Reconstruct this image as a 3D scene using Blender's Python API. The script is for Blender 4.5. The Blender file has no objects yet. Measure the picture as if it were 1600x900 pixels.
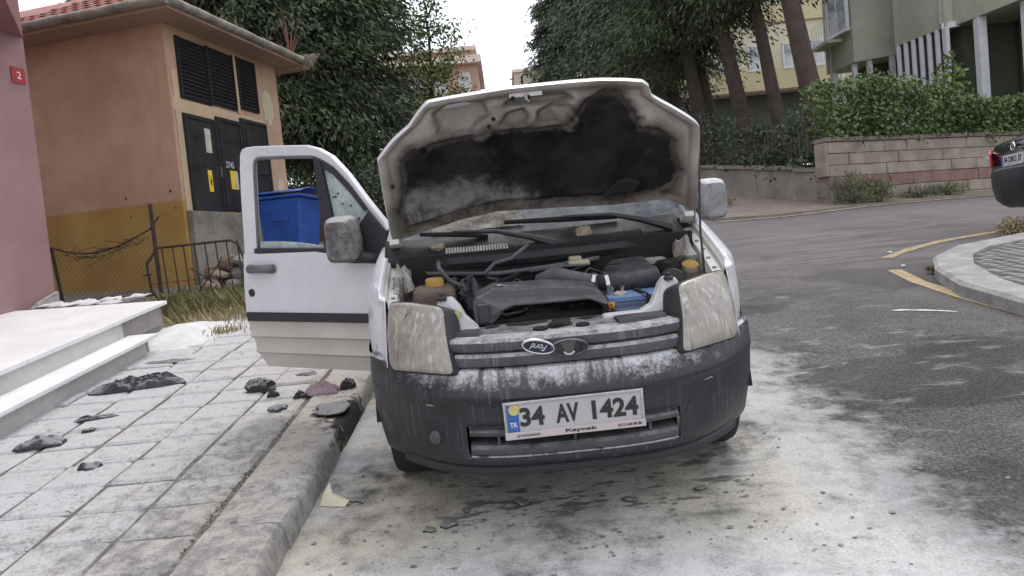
import bpy, bmesh, math, random
import numpy as np
from mathutils import Matrix, Vector, noise as mnoise
random.seed(7); rng = np.random.default_rng(7)
R = math.radians
SC = bpy.context.scene
COL = SC.collection
SLOPE = R(7.0)                       # the street climbs away from the camera
RF = Matrix.Rotation(SLOPE, 4, 'X')  # street frame -> world

# ------------------------------------------------------------------ camera
cam_d = bpy.data.cameras.new('camera'); cam = bpy.data.objects.new('camera', cam_d); COL.objects.link(cam)
cam_d.sensor_width = 36.0; cam_d.lens = 36.0 * 1150 / 1600; cam_d.clip_end = 2000; cam_d.clip_start = 0.05
pitch, roll = R(9.9), R(5.5)
cam.matrix_world = RF @ Matrix.Translation((0, 0, 1.5)) @ Matrix.Rotation(R(90) - pitch, 4, 'X') @ Matrix.Rotation(-roll, 4, 'Z')
SC.camera = cam

# ------------------------------------------------------------------ sky and sun
W = bpy.data.worlds.new('World'); SC.world = W; W.use_nodes = True
wn = W.node_tree.nodes; wl = W.node_tree.links
for n in list(wn): wn.remove(n)
SUN_EL, SUN_AZ = R(62), R(20)        # azimuth from +Y towards +X
sky = wn.new('ShaderNodeTexSky'); sky.sky_type = 'NISHITA'; sky.sun_disc = False
sky.sun_elevation = SUN_EL; sky.sun_rotation = SUN_AZ; sky.dust_density = 3.0
b1 = wn.new('ShaderNodeBackground'); b1.inputs['Strength'].default_value = 0.06
wl.new(sky.outputs[0], b1.inputs['Color'])
b2 = wn.new('ShaderNodeBackground'); b2.inputs['Color'].default_value = (0.95, 0.96, 1.0, 1); b2.inputs['Strength'].default_value = 1.1
add = wn.new('ShaderNodeAddShader'); wo = wn.new('ShaderNodeOutputWorld')
wl.new(b1.outputs[0], add.inputs[0]); wl.new(b2.outputs[0], add.inputs[1]); wl.new(add.outputs[0], wo.inputs['Surface'])
sun_d = bpy.data.lights.new('sun', 'SUN'); sun = bpy.data.objects.new('sun', sun_d); COL.objects.link(sun)
sun_d.energy = 1.0; sun_d.angle = R(25); sun_d.color = (1.0, 0.97, 0.92)
sd = Vector((math.cos(SUN_EL) * math.sin(SUN_AZ), math.cos(SUN_EL) * math.cos(SUN_AZ), math.sin(SUN_EL)))
sun.rotation_euler = (-sd).to_track_quat('-Z', 'Y').to_euler()
SC.view_settings.view_transform = 'Standard'; SC.view_settings.look = 'None'
SC.view_settings.exposure = 0.27; SC.view_settings.gamma = 1.0

# ------------------------------------------------------------------ node helpers
class NT:
    def __init__(s, name):
        s.m = bpy.data.materials.new(name); s.m.use_nodes = True
        s.t = s.m.node_tree; s.n = s.t.nodes; s.l = s.t.links
        s.b = s.n['Principled BSDF']; s.tc = None; s.geo = None
    def put(s, sock, v):
        if isinstance(v, bpy.types.NodeSocket): s.l.new(v, sock)
        elif v is not None:
            if sock.type == 'RGBA' and len(v) == 3: v = (*v, 1)
            sock.default_value = v
    def co(s, kind='Object'):
        if kind == 'Position':
            if not s.geo: s.geo = s.n.new('ShaderNodeNewGeometry')
            return s.geo.outputs['Position']
        if not s.tc: s.tc = s.n.new('ShaderNodeTexCoord')
        return s.tc.outputs[kind]
    def m_(s, op, a, b=None, c=None, clamp=False):
        n = s.n.new('ShaderNodeMath'); n.operation = op; n.use_clamp = clamp
        for i, v in enumerate((a, b, c)):
            if v is not None: s.put(n.inputs[i], v)
        return n.outputs[0]
    def ss(s, x, a, b, lo=0.0, hi=1.0):
        n = s.n.new('ShaderNodeMapRange'); n.interpolation_type = 'SMOOTHSTEP'
        s.put(n.inputs[0], x); n.inputs[1].default_value = a; n.inputs[2].default_value = b
        n.inputs[3].default_value = lo; n.inputs[4].default_value = hi
        return n.outputs[0]
    def map(s, vec, scale=(1, 1, 1), loc=(0, 0, 0)):
        n = s.n.new('ShaderNodeMapping'); s.put(n.inputs['Vector'], vec)
        n.inputs['Scale'].default_value = scale; n.inputs['Location'].default_value = loc
        return n.outputs[0]
    def noise(s, scale, detail=4, vec=None, rough=0.55, dist=0.0):
        n = s.n.new('ShaderNodeTexNoise'); n.inputs['Scale'].default_value = scale
        n.inputs['Detail'].default_value = detail; n.inputs['Roughness'].default_value = rough
        n.inputs['Distortion'].default_value = dist
        if vec is not None: s.l.new(vec, n.inputs['Vector'])
        return n.outputs[0]
    def mix(s, f, a, b):
        n = s.n.new('ShaderNodeMix'); n.data_type = 'RGBA'
        s.put(n.inputs[0], f); s.put(n.inputs[6], a); s.put(n.inputs[7], b)
        return n.outputs[2]
    def scale(s, v, k):
        n = s.n.new('ShaderNodeVectorMath'); n.operation = 'SCALE'; s.l.new(v, n.inputs[0]); n.inputs['Scale'].default_value = k; return n.outputs[0]
    def sep(s, v):
        n = s.n.new('ShaderNodeSeparateXYZ'); s.l.new(v, n.inputs[0]); return n.outputs
    def nz(s):
        if not s.geo: s.geo = s.n.new('ShaderNodeNewGeometry')
        return s.sep(s.geo.outputs['Normal'])[2]
    def bump(s, h, strength=0.3, dist=0.01):
        n = s.n.new('ShaderNodeBump'); n.inputs['Strength'].default_value = strength; n.inputs['Distance'].default_value = dist
        s.l.new(h, n.inputs['Height']); s.l.new(n.outputs[0], s.b.inputs['Normal'])
    def out(s, col, rough=0.6, metal=0.0, spec=0.5):
        s.put(s.b.inputs['Base Color'], col); s.put(s.b.inputs['Roughness'], rough); s.b.inputs['Metallic'].default_value = metal
        s.b.inputs['Specular IOR Level'].default_value = spec
        return s.m

def sc3(c, k): return tuple(min(1, x * k) for x in c)
POWDER = (0.60, 0.59, 0.57); CREAM = (0.56, 0.525, 0.43)
MATS = {}
def mat(name, col, rough=0.6, var=0.2, scale=5, bump=0.0, bscale=60, metal=0.0, dust=0.0, dscale=14, streak=0.0, top=0.5,
        dcol=POWDER, co='Object', spec=0.5, col2=None, coat=0.0, runs=False):
    if name in MATS: return MATS[name]
    t = NT(name); v = t.co(co)
    n1 = t.noise(scale, 6, v); n2 = t.noise(scale * 7, 3, v)
    f = t.m_('ADD', t.m_('MULTIPLY', n1, 0.7), t.m_('MULTIPLY', n2, 0.3))
    c = t.mix(t.ss(f, 0.3, 0.7), sc3(col, 1 - var), col2 or sc3(col, 1 + var))
    rg = t.ss(f, 0.3, 0.7, max(0.03, rough - 0.12), min(1, rough + 0.12))
    if dust or streak:
        nz = t.nz(); d1 = t.noise(dscale, 8, v, 0.65); d2 = t.noise(dscale * 5, 4, v, 0.6)
        dd = t.m_('ADD', t.m_('MULTIPLY', d1, 0.65), t.m_('MULTIPLY', d2, 0.35))
        up = t.ss(nz, 0.05, 0.8)
        fac = t.ss(t.m_('ADD', dd, t.m_('MULTIPLY', up, top)), 0.62, 0.92)
        fac = t.m_('MULTIPLY', fac, dust)
        if runs: fac = t.m_('MULTIPLY', fac, t.m_('MULTIPLY', t.ss(t.noise(1.0, 5, t.map(v, (13, 3, 2.5)), .65), .36, .5, .12, 1), t.ss(t.noise(90, 3, v, .7), .3, .6, .55, 1)))
        if streak:
            sv = t.map(v, (58, 40, 2.0)); st = t.noise(1.0, 5, sv, 0.6)
            fac = t.m_('MAXIMUM', fac, t.m_('MULTIPLY', t.m_('MULTIPLY', t.ss(st, 0.52, 0.78), t.ss(t.noise(2.6, 3, v), .38, .66, .12, 1)), streak))
        c = t.mix(fac, c, dcol); rg = t.m_('MAXIMUM', rg, t.m_('MULTIPLY', fac, 0.9))
    if bump: t.bump(t.noise(bscale, 6, v, 0.6), bump, 0.01)
    t.out(c, rg, metal, spec)
    if coat: t.b.inputs['Coat Weight'].default_value = coat; t.b.inputs['Coat Roughness'].default_value = 0.1
    MATS[name] = t.m
    return t.m

def glass(name, tint=(0.5, 0.6, 0.6), alpha=0.35, rough=0.05, dust=0.5):
    if name in MATS: return MATS[name]
    t = NT(name); v = t.co()
    f = t.ss(t.noise(9, 8, v, 0.7), 0.35, 0.75)
    t.out(t.mix(t.m_('MULTIPLY', f, dust), tint, (0.6, 0.62, 0.6)), t.m_('ADD', t.m_('MULTIPLY', f, 0.6), rough))
    t.put(t.b.inputs['Alpha'], t.m_('ADD', t.m_('MULTIPLY', f, dust), alpha, clamp=True))
    MATS[name] = t.m
    return t.m

# ------------------------------------------------------------------ mesh helpers
class MB:
    def __init__(s): s.v = []; s.f = []
    def add(s, vs, fs):
        o = len(s.v); s.v += [tuple(v) for v in vs]; s.f += [tuple(i + o for i in f) for f in fs]; return s
    def box(s, c, size, M=None):
        x, y, z = (k / 2 for k in size)
        vs = [Vector(c) + (M @ Vector(p) if M else Vector(p)) for p in
              [(-x, -y, -z), (x, -y, -z), (x, y, -z), (-x, y, -z), (-x, -y, z), (x, -y, z), (x, y, z), (-x, y, z)]]
        return s.add(vs, [(0, 3, 2, 1), (4, 5, 6, 7), (0, 1, 5, 4), (1, 2, 6, 5), (2, 3, 7, 6), (3, 0, 4, 7)])
    def hexa(s, a, b):  # two quads, same winding
        return s.add(list(a) + list(b), [(3, 2, 1, 0), (4, 5, 6, 7), (0, 1, 5, 4), (1, 2, 6, 5), (2, 3, 7, 6), (3, 0, 4, 7)])
    def prism(s, pts, off):  # pts: 3d polygon, off: vector
        n = len(pts); off = Vector(off); pts = [Vector(p) for p in pts]
        s.add(pts + [p + off for p in pts], [tuple(range(n))[::-1], tuple(range(n, 2 * n))] + [(i, (i + 1) % n, (i + 1) % n + n, i + n) for i in range(n)])
        return s
    def tube(s, path, rad, n=8, cap=True):
        path = [Vector(p) for p in path]
        if not hasattr(rad, '__len__'): rad = [rad] * len(path)
        rings = []; up = Vector((0.123, 0.31, 0.94)); prev = None
        for i, p in enumerate(path):
            d = (path[min(i + 1, len(path) - 1)] - path[max(i - 1, 0)]).normalized()
            a = (prev if prev else up); a = (a - d * a.dot(d))
            if a.length < 1e-4: a = d.orthogonal()
            a.normalize(); prev = a; b = d.cross(a)
            rings.append([p + (a * math.cos(k * 2 * math.pi / n) + b * math.sin(k * 2 * math.pi / n)) * rad[i] for k in range(n)])
        vs = [q for r in rings for q in r]; fs = []
        for i in range(len(path) - 1):
            for k in range(n):
                fs.append((i * n + k, i * n + (k + 1) % n, (i + 1) * n + (k + 1) % n, (i + 1) * n + k))
        if cap: fs += [tuple(range(n))[::-1], tuple(range((len(path) - 1) * n, len(path) * n))]
        return s.add(vs, fs)
    def grid(s, fn, nu, nv, skip=None, closed=False):
        vs = [fn(i / nu, j / nv) for j in range(nv + 1) for i in range(nu + 1)]
        fs = [(j * (nu + 1) + i, j * (nu + 1) + i + 1, (j + 1) * (nu + 1) + i + 1, (j + 1) * (nu + 1) + i)
              for j in range(nv) for i in range(nu) if not (skip and skip((i + .5) / nu, (j + .5) / nv))]
        return s.add(vs, fs)
    def lathe(s, prof, M, n=24):  # prof: (r, h) along local z
        vs = [M @ Vector((r * math.cos(k * 2 * math.pi / n), r * math.sin(k * 2 * math.pi / n), h)) for r, h in prof for k in range(n)]
        fs = [(i * n + k, i * n + (k + 1) % n, (i + 1) * n + (k + 1) % n, (i + 1) * n + k) for i in range(len(prof) - 1) for k in range(n)]
        fs += [tuple(range(n))[::-1], tuple(range((len(prof) - 1) * n, len(prof) * n))]
        return s.add(vs, fs)
    def lump(s, c, size, seed=0, n=8, amp=0.25, M=None):
        rs = random.Random(seed); off = Vector((rs.random() * 50, rs.random() * 50, 0)); vs = []; fs = []
        for j in range(n + 1):
            th = math.pi * j / n
            for i in range(n * 2):
                ph = 2 * math.pi * i / (n * 2)
                d = Vector((math.sin(th) * math.cos(ph), math.sin(th) * math.sin(ph), math.cos(th)))
                k = 1 + amp * mnoise.noise(d * 1.6 + off) + amp * .5 * mnoise.noise(d * 4 + off)
                p = Vector((d.x * size[0], d.y * size[1], d.z * size[2])) * k
                vs.append(Vector(c) + (M @ p if M else p))
        for j in range(n):
            for i in range(n * 2):
                a = j * n * 2 + i; b = j * n * 2 + (i + 1) % (n * 2)
                fs.append((a, a + n * 2, b + n * 2, b))
        return s.add(vs, fs)
    def build(s, name, m, parent=None, smooth=False, bevel=0, seg=2, solid=0, sub=0, M=None, merge=False):
        me = bpy.data.meshes.new(name); me.from_pydata(s.v, [], s.f); me.validate()
        bm = bmesh.new(); bm.from_mesh(me)
        if merge: bmesh.ops.remove_doubles(bm, verts=bm.verts, dist=1e-5)
        bmesh.ops.recalc_face_normals(bm, faces=bm.faces); bm.to_mesh(me); bm.free()
        o = link(name, me, m, parent)
        if M is not None: o.matrix_basis = M
        if smooth:
            for p in me.polygons: p.use_smooth = True
            if smooth != 'all':
                try: me.set_sharp_from_angle(angle=R(40))
                except Exception: pass
        if solid:
            md = o.modifiers.new('solid', 'SOLIDIFY'); md.thickness = abs(solid); md.offset = -1 if solid > 0 else 1
        if bevel:
            md = o.modifiers.new('bevel', 'BEVEL'); md.width = bevel; md.segments = seg; md.limit_method = 'ANGLE'; md.angle_limit = R(35)
        if sub:
            md = o.modifiers.new('sub', 'SUBSURF'); md.levels = sub; md.render_levels = sub
        return o
def link(name, me, m, parent=None):
    o = bpy.data.objects.new(name, me); COL.objects.link(o)
    if m is not None: me.materials.append(m)
    if parent is not None: o.parent = parent
    return o
def tag(o, label=None, cat=None, group=None, kind=None):
    if label: o['label'] = label
    if cat: o['category'] = cat
    if group: o['group'] = group
    if kind: o['kind'] = kind
    return o
def thing(name, label, cat, loc=(0, 0, 0), rotz=0.0, group=None, road=False):
    o = bpy.data.objects.new(name, None); COL.objects.link(o); o.empty_display_size = 0.2
    M = Matrix.Translation(loc) @ Matrix.Rotation(rotz, 4, 'Z')
    o.matrix_world = RF @ M if road else M
    return tag(o, label, cat, group)
def copy_tree(o, parent=None):
    c = o.copy(); COL.objects.link(c)
    if parent is not None: c.parent = parent
    for ch in list(o.children): copy_tree(ch, c)
    return c
def text(name, s, m, parent, M, w, h, ext=0.002, bold=0.0, shear=0.0):
    cu = bpy.data.curves.new(name, 'FONT'); cu.body = s; cu.offset = bold; cu.extrude = 0.02; cu.resolution_u = 3; cu.shear = shear
    tmp = bpy.data.objects.new('tmp', cu); COL.objects.link(tmp)
    me = bpy.data.meshes.new_from_object(tmp.evaluated_get(bpy.context.evaluated_depsgraph_get()))
    bpy.data.objects.remove(tmp)
    co = np.zeros(len(me.vertices) * 3); me.vertices.foreach_get('co', co); co = co.reshape(-1, 3)
    lo, hi = co.min(0), co.max(0)
    co[:, 0] = (co[:, 0] - (lo[0] + hi[0]) / 2) * w / (hi[0] - lo[0]); co[:, 1] = (co[:, 1] - (lo[1] + hi[1]) / 2) * h / (hi[1] - lo[1])
    co[:, 2] = (co[:, 2] - lo[2]) / (hi[2] - lo[2]) * ext
    me.vertices.foreach_set('co', co.ravel()); me.update(); me.name = name
    me.materials.clear()
    o = link(name, me, m, parent); o.matrix_basis = M
    return o
def fast_mesh(name, verts, faces4, m, parent=None):
    me = bpy.data.meshes.new(name); nv = len(verts); nf = len(faces4); k = faces4.shape[1]
    me.vertices.add(nv); me.vertices.foreach_set('co', verts.astype(np.float32).ravel())
    me.loops.add(nf * k); me.loops.foreach_set('vertex_index', faces4.astype(np.int32).ravel())
    me.polygons.add(nf); me.polygons.foreach_set('loop_start', np.arange(0, nf * k, k, dtype=np.int32)); me.polygons.foreach_set('loop_total', np.full(nf, k, dtype=np.int32))
    me.update(calc_edges=True); me.validate()
    return link(name, me, m, parent)
def leaves(name, c, axis, length, width, m, parent=None, jitter=0.5, fold=0.25):
    """one pointed four-sided leaf or spray per centre; axis = growth direction"""
    n = len(c); a = axis + rng.normal(0, jitter, (n, 3)); a /= np.linalg.norm(a, axis=1)[:, None] + 1e-9
    r = rng.normal(0, 1, (n, 3)); b = np.cross(a, r); b /= np.linalg.norm(b, axis=1)[:, None] + 1e-9
    nn = np.cross(a, b)
    L = length * rng.uniform(.6, 1.35, (n, 1)); Wd = width * rng.uniform(.6, 1.3, (n, 1))
    v = np.stack([c - a * L * .5, c + b * Wd * .5 + nn * Wd * fold - a * L * .05, c + a * L * .5, c - b * Wd * .5 + nn * Wd * fold - a * L * .05], 1).reshape(-1, 3)
    f = np.arange(n * 4).reshape(-1, 4)
    return fast_mesh(name, v, f, m, parent)
def sstep(a, b, x):
    t = max(0.0, min(1.0, (x - a) / (b - a))); return t * t * (3 - 2 * t)
def interp(x, xs, ys):
    return float(np.interp(x, xs, ys))

# ------------------------------------------------------------------ ground height (world): climbing street, level side street to the right
TS = math.tan(SLOPE)
def gh(x, y):
    k = 0.5 * math.log(1 + math.exp((x - 6.4) / 0.5)) if x < 20 else x - 6.4
    u = y - 0.448 * k
    u = 40 + 20 * (1 - math.exp(-(u - 40) / 20)) if u > 40 else u
    u = -14 - 8 * (1 - math.exp((u + 14) / 8)) if u < -14 else u
    return u * TS
def rw(x, y, z=0):  # street frame -> world
    return RF @ Vector((x, y, z))
def on(x, y, dz=0.0): return Vector((x, y, gh(x, y) + dz))

# ------------------------------------------------------------------ ground materials
def asphalt():
    t = NT('asphalt'); p = t.co('Position'); x, y, z = t.sep(p)
    agg = t.noise(62, 4, p, 0.85); n3 = t.noise(1.1, 6, p, 0.6); n4 = t.noise(6, 8, p, 0.65); nf = t.noise(85, 5, p, 0.8)
    st = t.noise(1.0, 6, t.map(p, (2.2, 1.2, 1.0)), 0.6, 0.4)
    base = t.mix(t.ss(agg, 0.42, 0.58), (0.030, 0.028, 0.028), (0.112, 0.104, 0.102))
    pit = t.ss(t.noise(60, 3, p, .75), .62, .70); base = t.mix(t.m_('MULTIPLY', pit, .6), base, (.30, .275, .26))
    old = t.ss(t.noise(.55, 4, t.map(p, (1, 1.6, 1), (5, 3, 0)), .5), .52, .56); base = t.mix(old, base, t.scale(base, .55))
    base = t.mix(t.ss(n3, 0.35, 0.7), base, t.scale(base, 1.45))
    far = t.ss(y, 5.0, 11.0); base = t.mix(t.m_('MULTIPLY', far, 0.62), base, (0.205, 0.183, 0.185))
    tr = t.noise(1.0, 5, t.map(p, (1.0, 7.0, 1.0)), 0.6, 0.8)       # tyre smears across the mouth of the side street
    base = t.mix(t.m_('MULTIPLY', t.ss(tr, 0.52, 0.60), t.m_('MULTIPLY', t.ss(y, 5.5, 7.5), t.ss(y, 13.0, 11.0, 0, 0.8))), base, (0.075, 0.072, 0.075))
    # white footprints and powder smears tracked to the right
    sm = t.noise(1.0, 7, t.map(p, (3.0, 6.5, 1.0)), 0.62, 0.5)
    fade = t.ss(x, 4.6, 1.4, 0.0, 1.0)
    base = t.mix(t.m_('MULTIPLY', t.ss(sm, 0.56, 0.72), t.m_('MULTIPLY', t.m_('MULTIPLY', fade, t.ss(y, 10, 5)), 0.72)), base, (0.36, 0.35, 0.36))
    # extinguisher powder spread in front of and beside the car
    edge = t.m_('ADD', x, t.m_('MULTIPLY', t.m_('SUBTRACT', n4, 0.5), 1.5))
    edge = t.m_('ADD', edge, t.m_('MULTIPLY', t.m_('SUBTRACT', n3, 0.5), 0.8))
    m1 = t.ss(edge, 1.95, 1.30); m1 = t.m_('MULTIPLY', m1, t.ss(y, 5.9, 4.6))
    grain = t.ss(t.m_('ADD', t.m_('MULTIPLY', nf, 0.55), t.m_('MULTIPLY', n4, 0.45)), 0.38, 0.6)
    thick = t.ss(t.m_('ADD', t.m_('MULTIPLY', t.noise(1.5, 5, p), 0.65), t.m_('MULTIPLY', n4, 0.35)), 0.27, 0.52)
    cover = t.m_('MULTIPLY', m1, t.m_('ADD', t.m_('MULTIPLY', grain, 0.42), t.m_('MULTIPLY', thick, 0.60), clamp=True))
    near = t.m_('MULTIPLY', t.ss(y, 1.6, 2.4), t.ss(y, 3.3, 2.6))
    ctint = t.mix(t.m_('MULTIPLY', t.m_('MULTIPLY', t.ss(x, 1.5, .7), t.ss(y, 2.3, 2.9)), t.ss(t.noise(1.2, 3, p), 0.3, 0.55)), (0.60, 0.59, 0.585), (0.54, 0.505, 0.41))
    col = t.mix(t.m_('MULTIPLY', cover, 0.93), base, ctint)
    # scuffed grey patches and fine black soot specks in the powder
    sc = t.ss(t.noise(1.0, 7, t.map(p, (2.6, 4.2, 1), (3, 1, 0)), 0.68), 0.53, 0.67)
    col = t.mix(t.m_('MULTIPLY', t.m_('MULTIPLY', sc, m1), 0.6), col, (0.30, 0.292, 0.30))
    sp = t.ss(t.noise(1.0, 4, t.map(p, (22, 42, 1)), 0.6), 0.655, 0.70)
    col = t.mix(t.m_('MULTIPLY', sp, t.m_('MULTIPLY', m1, 0.6)), col, (0.10, 0.098, 0.10))
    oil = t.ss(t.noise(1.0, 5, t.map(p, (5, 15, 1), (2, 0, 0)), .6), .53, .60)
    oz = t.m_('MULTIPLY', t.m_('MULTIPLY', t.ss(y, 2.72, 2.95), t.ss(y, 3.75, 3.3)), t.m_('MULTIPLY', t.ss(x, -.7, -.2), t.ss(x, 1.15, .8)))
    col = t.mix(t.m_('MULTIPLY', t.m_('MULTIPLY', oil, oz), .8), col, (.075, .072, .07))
    h = t.m_('ADD', t.m_('MULTIPLY', agg, 0.6), t.m_('MULTIPLY', n4, 0.5))
    t.bump(h, 0.8, 0.012)
    return t.out(col, t.m_('SUBTRACT', 0.88, t.m_('MULTIPLY', t.ss(n3, 0.4, 0.7), 0.15)), 0, 0.35)
def paving(name, kerb=False):
    t = NT(name); p = t.co('Position'); x, y, z = t.sep(p)
    oi = t.n.new('ShaderNodeObjectInfo'); rnd = oi.outputs['Random']
    n1 = t.noise(2.2, 7, p, 0.62); n2 = t.noise(13, 8, p, 0.68); n3 = t.noise(70, 5, p, 0.7)
    stone = t.mix(t.ss(n2, 0.35, 0.65), (0.25, 0.242, 0.24), (0.38, 0.365, 0.355))
    stone = t.mix(t.m_('MULTIPLY', t.ss(rnd, 0.6, 1.0), 0.12), stone, (0.36, 0.30, 0.28))
    n1d = t.m_('ADD', t.m_('MULTIPLY', n1, 0.30), t.m_('ADD', t.m_('MULTIPLY', n2, 0.42), t.m_('MULTIPLY', n3, 0.28)))
    # deeper by the steps and farther up the street, thin near the kerb
    bias = t.m_('ADD', t.ss(y, 2.2, 6.0, 0.0, 0.15), t.ss(x, -1.1, -2.6, -0.05, 0.06))
    f = t.ss(t.m_('ADD', n1d, bias), 0.41 if not kerb else 0.37, 0.59 if not kerb else 0.55)
    f = t.m_('MULTIPLY', f, t.ss(t.nz(), 0.1, 0.85, 0.5, 1.0))
    tint = t.mix(t.m_('MULTIPLY', t.ss(x, -2.2, -1.2), t.ss(t.noise(1.4, 3, p), 0.35, 0.6)), (0.60, 0.588, 0.592), (0.53, 0.50, 0.44))
    spk = t.ss(t.m_('ADD', t.m_('MULTIPLY', n3, .6), t.m_('MULTIPLY', n2, .4)), .36, .52)
    col = t.mix(t.m_('MULTIPLY', f, t.m_('ADD', .55, t.m_('MULTIPLY', spk, .42))), stone, tint)
    wet = t.ss(t.noise(1.0, 7, t.map(p, (3.5, 5.5, 1), (7, 2, 0)), 0.65), 0.56, 0.68)
    col = t.mix(t.m_('MULTIPLY', wet, 0.7), col, (0.36, 0.35, 0.355))
    sp = t.ss(t.noise(1.0, 4, t.map(p, (16, 34, 8)), 0.6), 0.64, 0.70)
    col = t.mix(t.m_('MULTIPLY', sp, 0.75), col, (0.13, 0.125, 0.13))
    if kerb:   # the kerb stones by the front wheel are scorched black
        d = t.m_('ADD', t.m_('MULTIPLY', t.m_('ABSOLUTE', t.m_('SUBTRACT', y, 4.15)), 1.0), t.m_('MULTIPLY', t.m_('SUBTRACT', -1.02, x), 1.6))
        d = t.m_('ADD', d, t.m_('MULTIPLY', t.m_('SUBTRACT', n2, 0.5), 0.9))
        col = t.mix(t.ss(d, 0.42, 0.25), col, (0.045, 0.043, 0.045))
    t.bump(t.m_('ADD', t.m_('MULTIPLY', n2, 0.8), t.m_('MULTIPLY', n3, 0.5)), 0.9, 0.03)
    return t.out(col, 0.92, 0, 0.2)
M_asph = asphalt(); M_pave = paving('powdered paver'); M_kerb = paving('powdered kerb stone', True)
M_joint = mat('mossy joint sand', (0.15, 0.142, 0.12), 0.95, 0.5, 7, co='Position', dust=0.75, dscale=9, top=0.14, col2=(0.16, 0.15, 0.13))
M_dirt = mat('dry yard soil', (0.17, 0.145, 0.11), 0.95, 0.35, 2.5, 0.6, 30, co='Position', col2=(0.24, 0.215, 0.17))
M_yellow = mat('worn yellow road paint', (0.40, 0.30, 0.15), 0.85, 0.2, 9, 0.2, 80, co='Position', dust=0.85, dscale=14, top=0.25, dcol=(0.15, 0.135, 0.125))

# road sheet, one piece to the horizon
def sheet(name, xs, ys, m, dz=0.0, kind='structure'):
    nx, ny = len(xs), len(ys)
    v = np.array([[x, y, gh(x, y) + dz] for y in ys for x in xs]); f = np.array([[j * nx + i, j * nx + i + 1, (j + 1) * nx + i + 1, (j + 1) * nx + i] for j in range(ny - 1) for i in range(nx - 1)])
    o = fast_mesh(name, v, f, m); tag(o, kind=kind); return o
xs = [-300, -120, -50, -25, -12, -6, -3, -1, 0, 1, 2, 3, 4, 5, 5.5, 6, 6.5, 7, 7.5, 8, 9, 10, 12, 14, 17, 19.9, 25, 50, 120, 300]
ys = [-300, -100, -40, -25, -18, -14, -10, -5, 0, 3, 6, 9, 12, 15, 18, 21, 25, 30, 35, 40, 45, 50, 55, 60, 70, 85, 110, 160, 300]
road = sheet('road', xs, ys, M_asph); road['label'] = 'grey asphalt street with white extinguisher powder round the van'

# ------------------------------------------------------------------ left sidewalk: kerb stones and pavers
side = thing('sidewalk', None, None, road=True); side['kind'] = 'structure'; side['label'] = 'paved sidewalk coated in white powder left of the van'
MB().box((-2.34, 13, 0.0575), (2.0, 34, 0.115)).build('paving_bed', M_joint, side)
def worn_slab(lx, ly, h, seed, ch=0.012, n=3):
    rs = random.Random(seed); mb = MB(); off = Vector((rs.random() * 99, rs.random() * 99, 0))
    def top(u, v):
        x = (u - .5) * lx; y = (v - .5) * ly
        e = min(u, 1 - u, v, 1 - v)
        z = h + 0.006 * mnoise.noise(Vector((x * 7, y * 7, 0)) + off) - (ch if e < 1e-6 else 0)
        k = 1 if e < 1e-6 else 1
        return (x + 0.004 * mnoise.noise(Vector((x * 30, y * 30, 5)) + off), y + 0.004 * mnoise.noise(Vector((x * 30, y * 30, 9)) + off), z)
    g = [0, 0.06, 0.5, 0.94, 1]
    mb.add([top(a, b) for b in g for a in g], [(j * 5 + i, j * 5 + i + 1, j * 5 + i + 6, j * 5 + i + 5) for j in range(4) for i in range(4)])
    ring = [0, 1, 2, 3, 4, 9, 14, 19, 24, 23, 22, 21, 20, 15, 10, 5]
    base = len(mb.v); mb.v += [(mb.v[i][0], mb.v[i][1], 0.0) for i in ring]
    mb.f += [(ring[(k + 1) % 16], ring[k], base + k, base + (k + 1) % 16) for k in range(16)]
    return mb
pm = []
for k in range(8):
    o = worn_slab(0.332, 0.283, 0.036, k, .014).build('paver', M_pave, side); pm.append(o)
rows = [-1.545, -1.892, -2.238, -2.60, -2.96, -3.3]
first = 0
for i, rx in enumerate(rows):
    yo = random.uniform(0, .3)
    for j in range(46):
        yy = -1.2 + 0.297 * j
        if yy > 9.6 or (i > 4 and (yy < 4.0 or yy > 6.7)) and False: continue
        if first < 8: o = pm[first]; first += 1
        else:
            o = pm[random.randrange(8)].copy(); COL.objects.link(o); o.parent = side
        wob = 0.010 if yy < 5.2 else 0.02
        o.location = (rx + random.uniform(-.004, .004), yy + random.uniform(-.005, .005), 0.094 + random.uniform(-.006, .006) + (0.01 * random.random() if yy > 5 else 0))
        o.rotation_euler = (random.uniform(-wob, wob), random.uniform(-wob, wob), random.uniform(-.012, .012))
        if i >= 3: o.scale = (1.03, 1, 1)
def kerb_stone(L, seed):
    rs = random.Random(seed); off = Vector((rs.random() * 99, 3, 1)); n = 10
    prof = [(-.325, 0), (-.325, .122), (-.31, .129), (-.15, .131), (-.06, .130), (-.026, .122), (-.008, .098), (-.001, .045), (.003, -.03)]
    mb = MB()
    def fn(u, v):
        k = v * (len(prof) - 1); x, z = prof[min(int(round(k)), len(prof) - 1)]
        y = (u - .5) * L; e = min(u, 1 - u)
        d = mnoise.noise(Vector((x * 9, y * 7, z * 9)) + off) * .010 + mnoise.noise(Vector((x * 25, y * 22, z * 25)) + off) * .005
        chip = 0.004 if e < 1e-6 else 0
        return (x + d * .8 - (chip if x > -.1 else 0), y, z + (d - chip if z > .05 else 0))
    mb.grid(fn, n, len(prof) - 1)
    m = n + 1
    mb.f += [tuple(j * m for j in range(len(prof))), tuple(j * m + n for j in range(len(prof)))[::-1]]
    return mb
ks = [kerb_stone(0.997, k + 40).build('kerb_stone', M_kerb, side, smooth=True) for k in range(4)]
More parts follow.
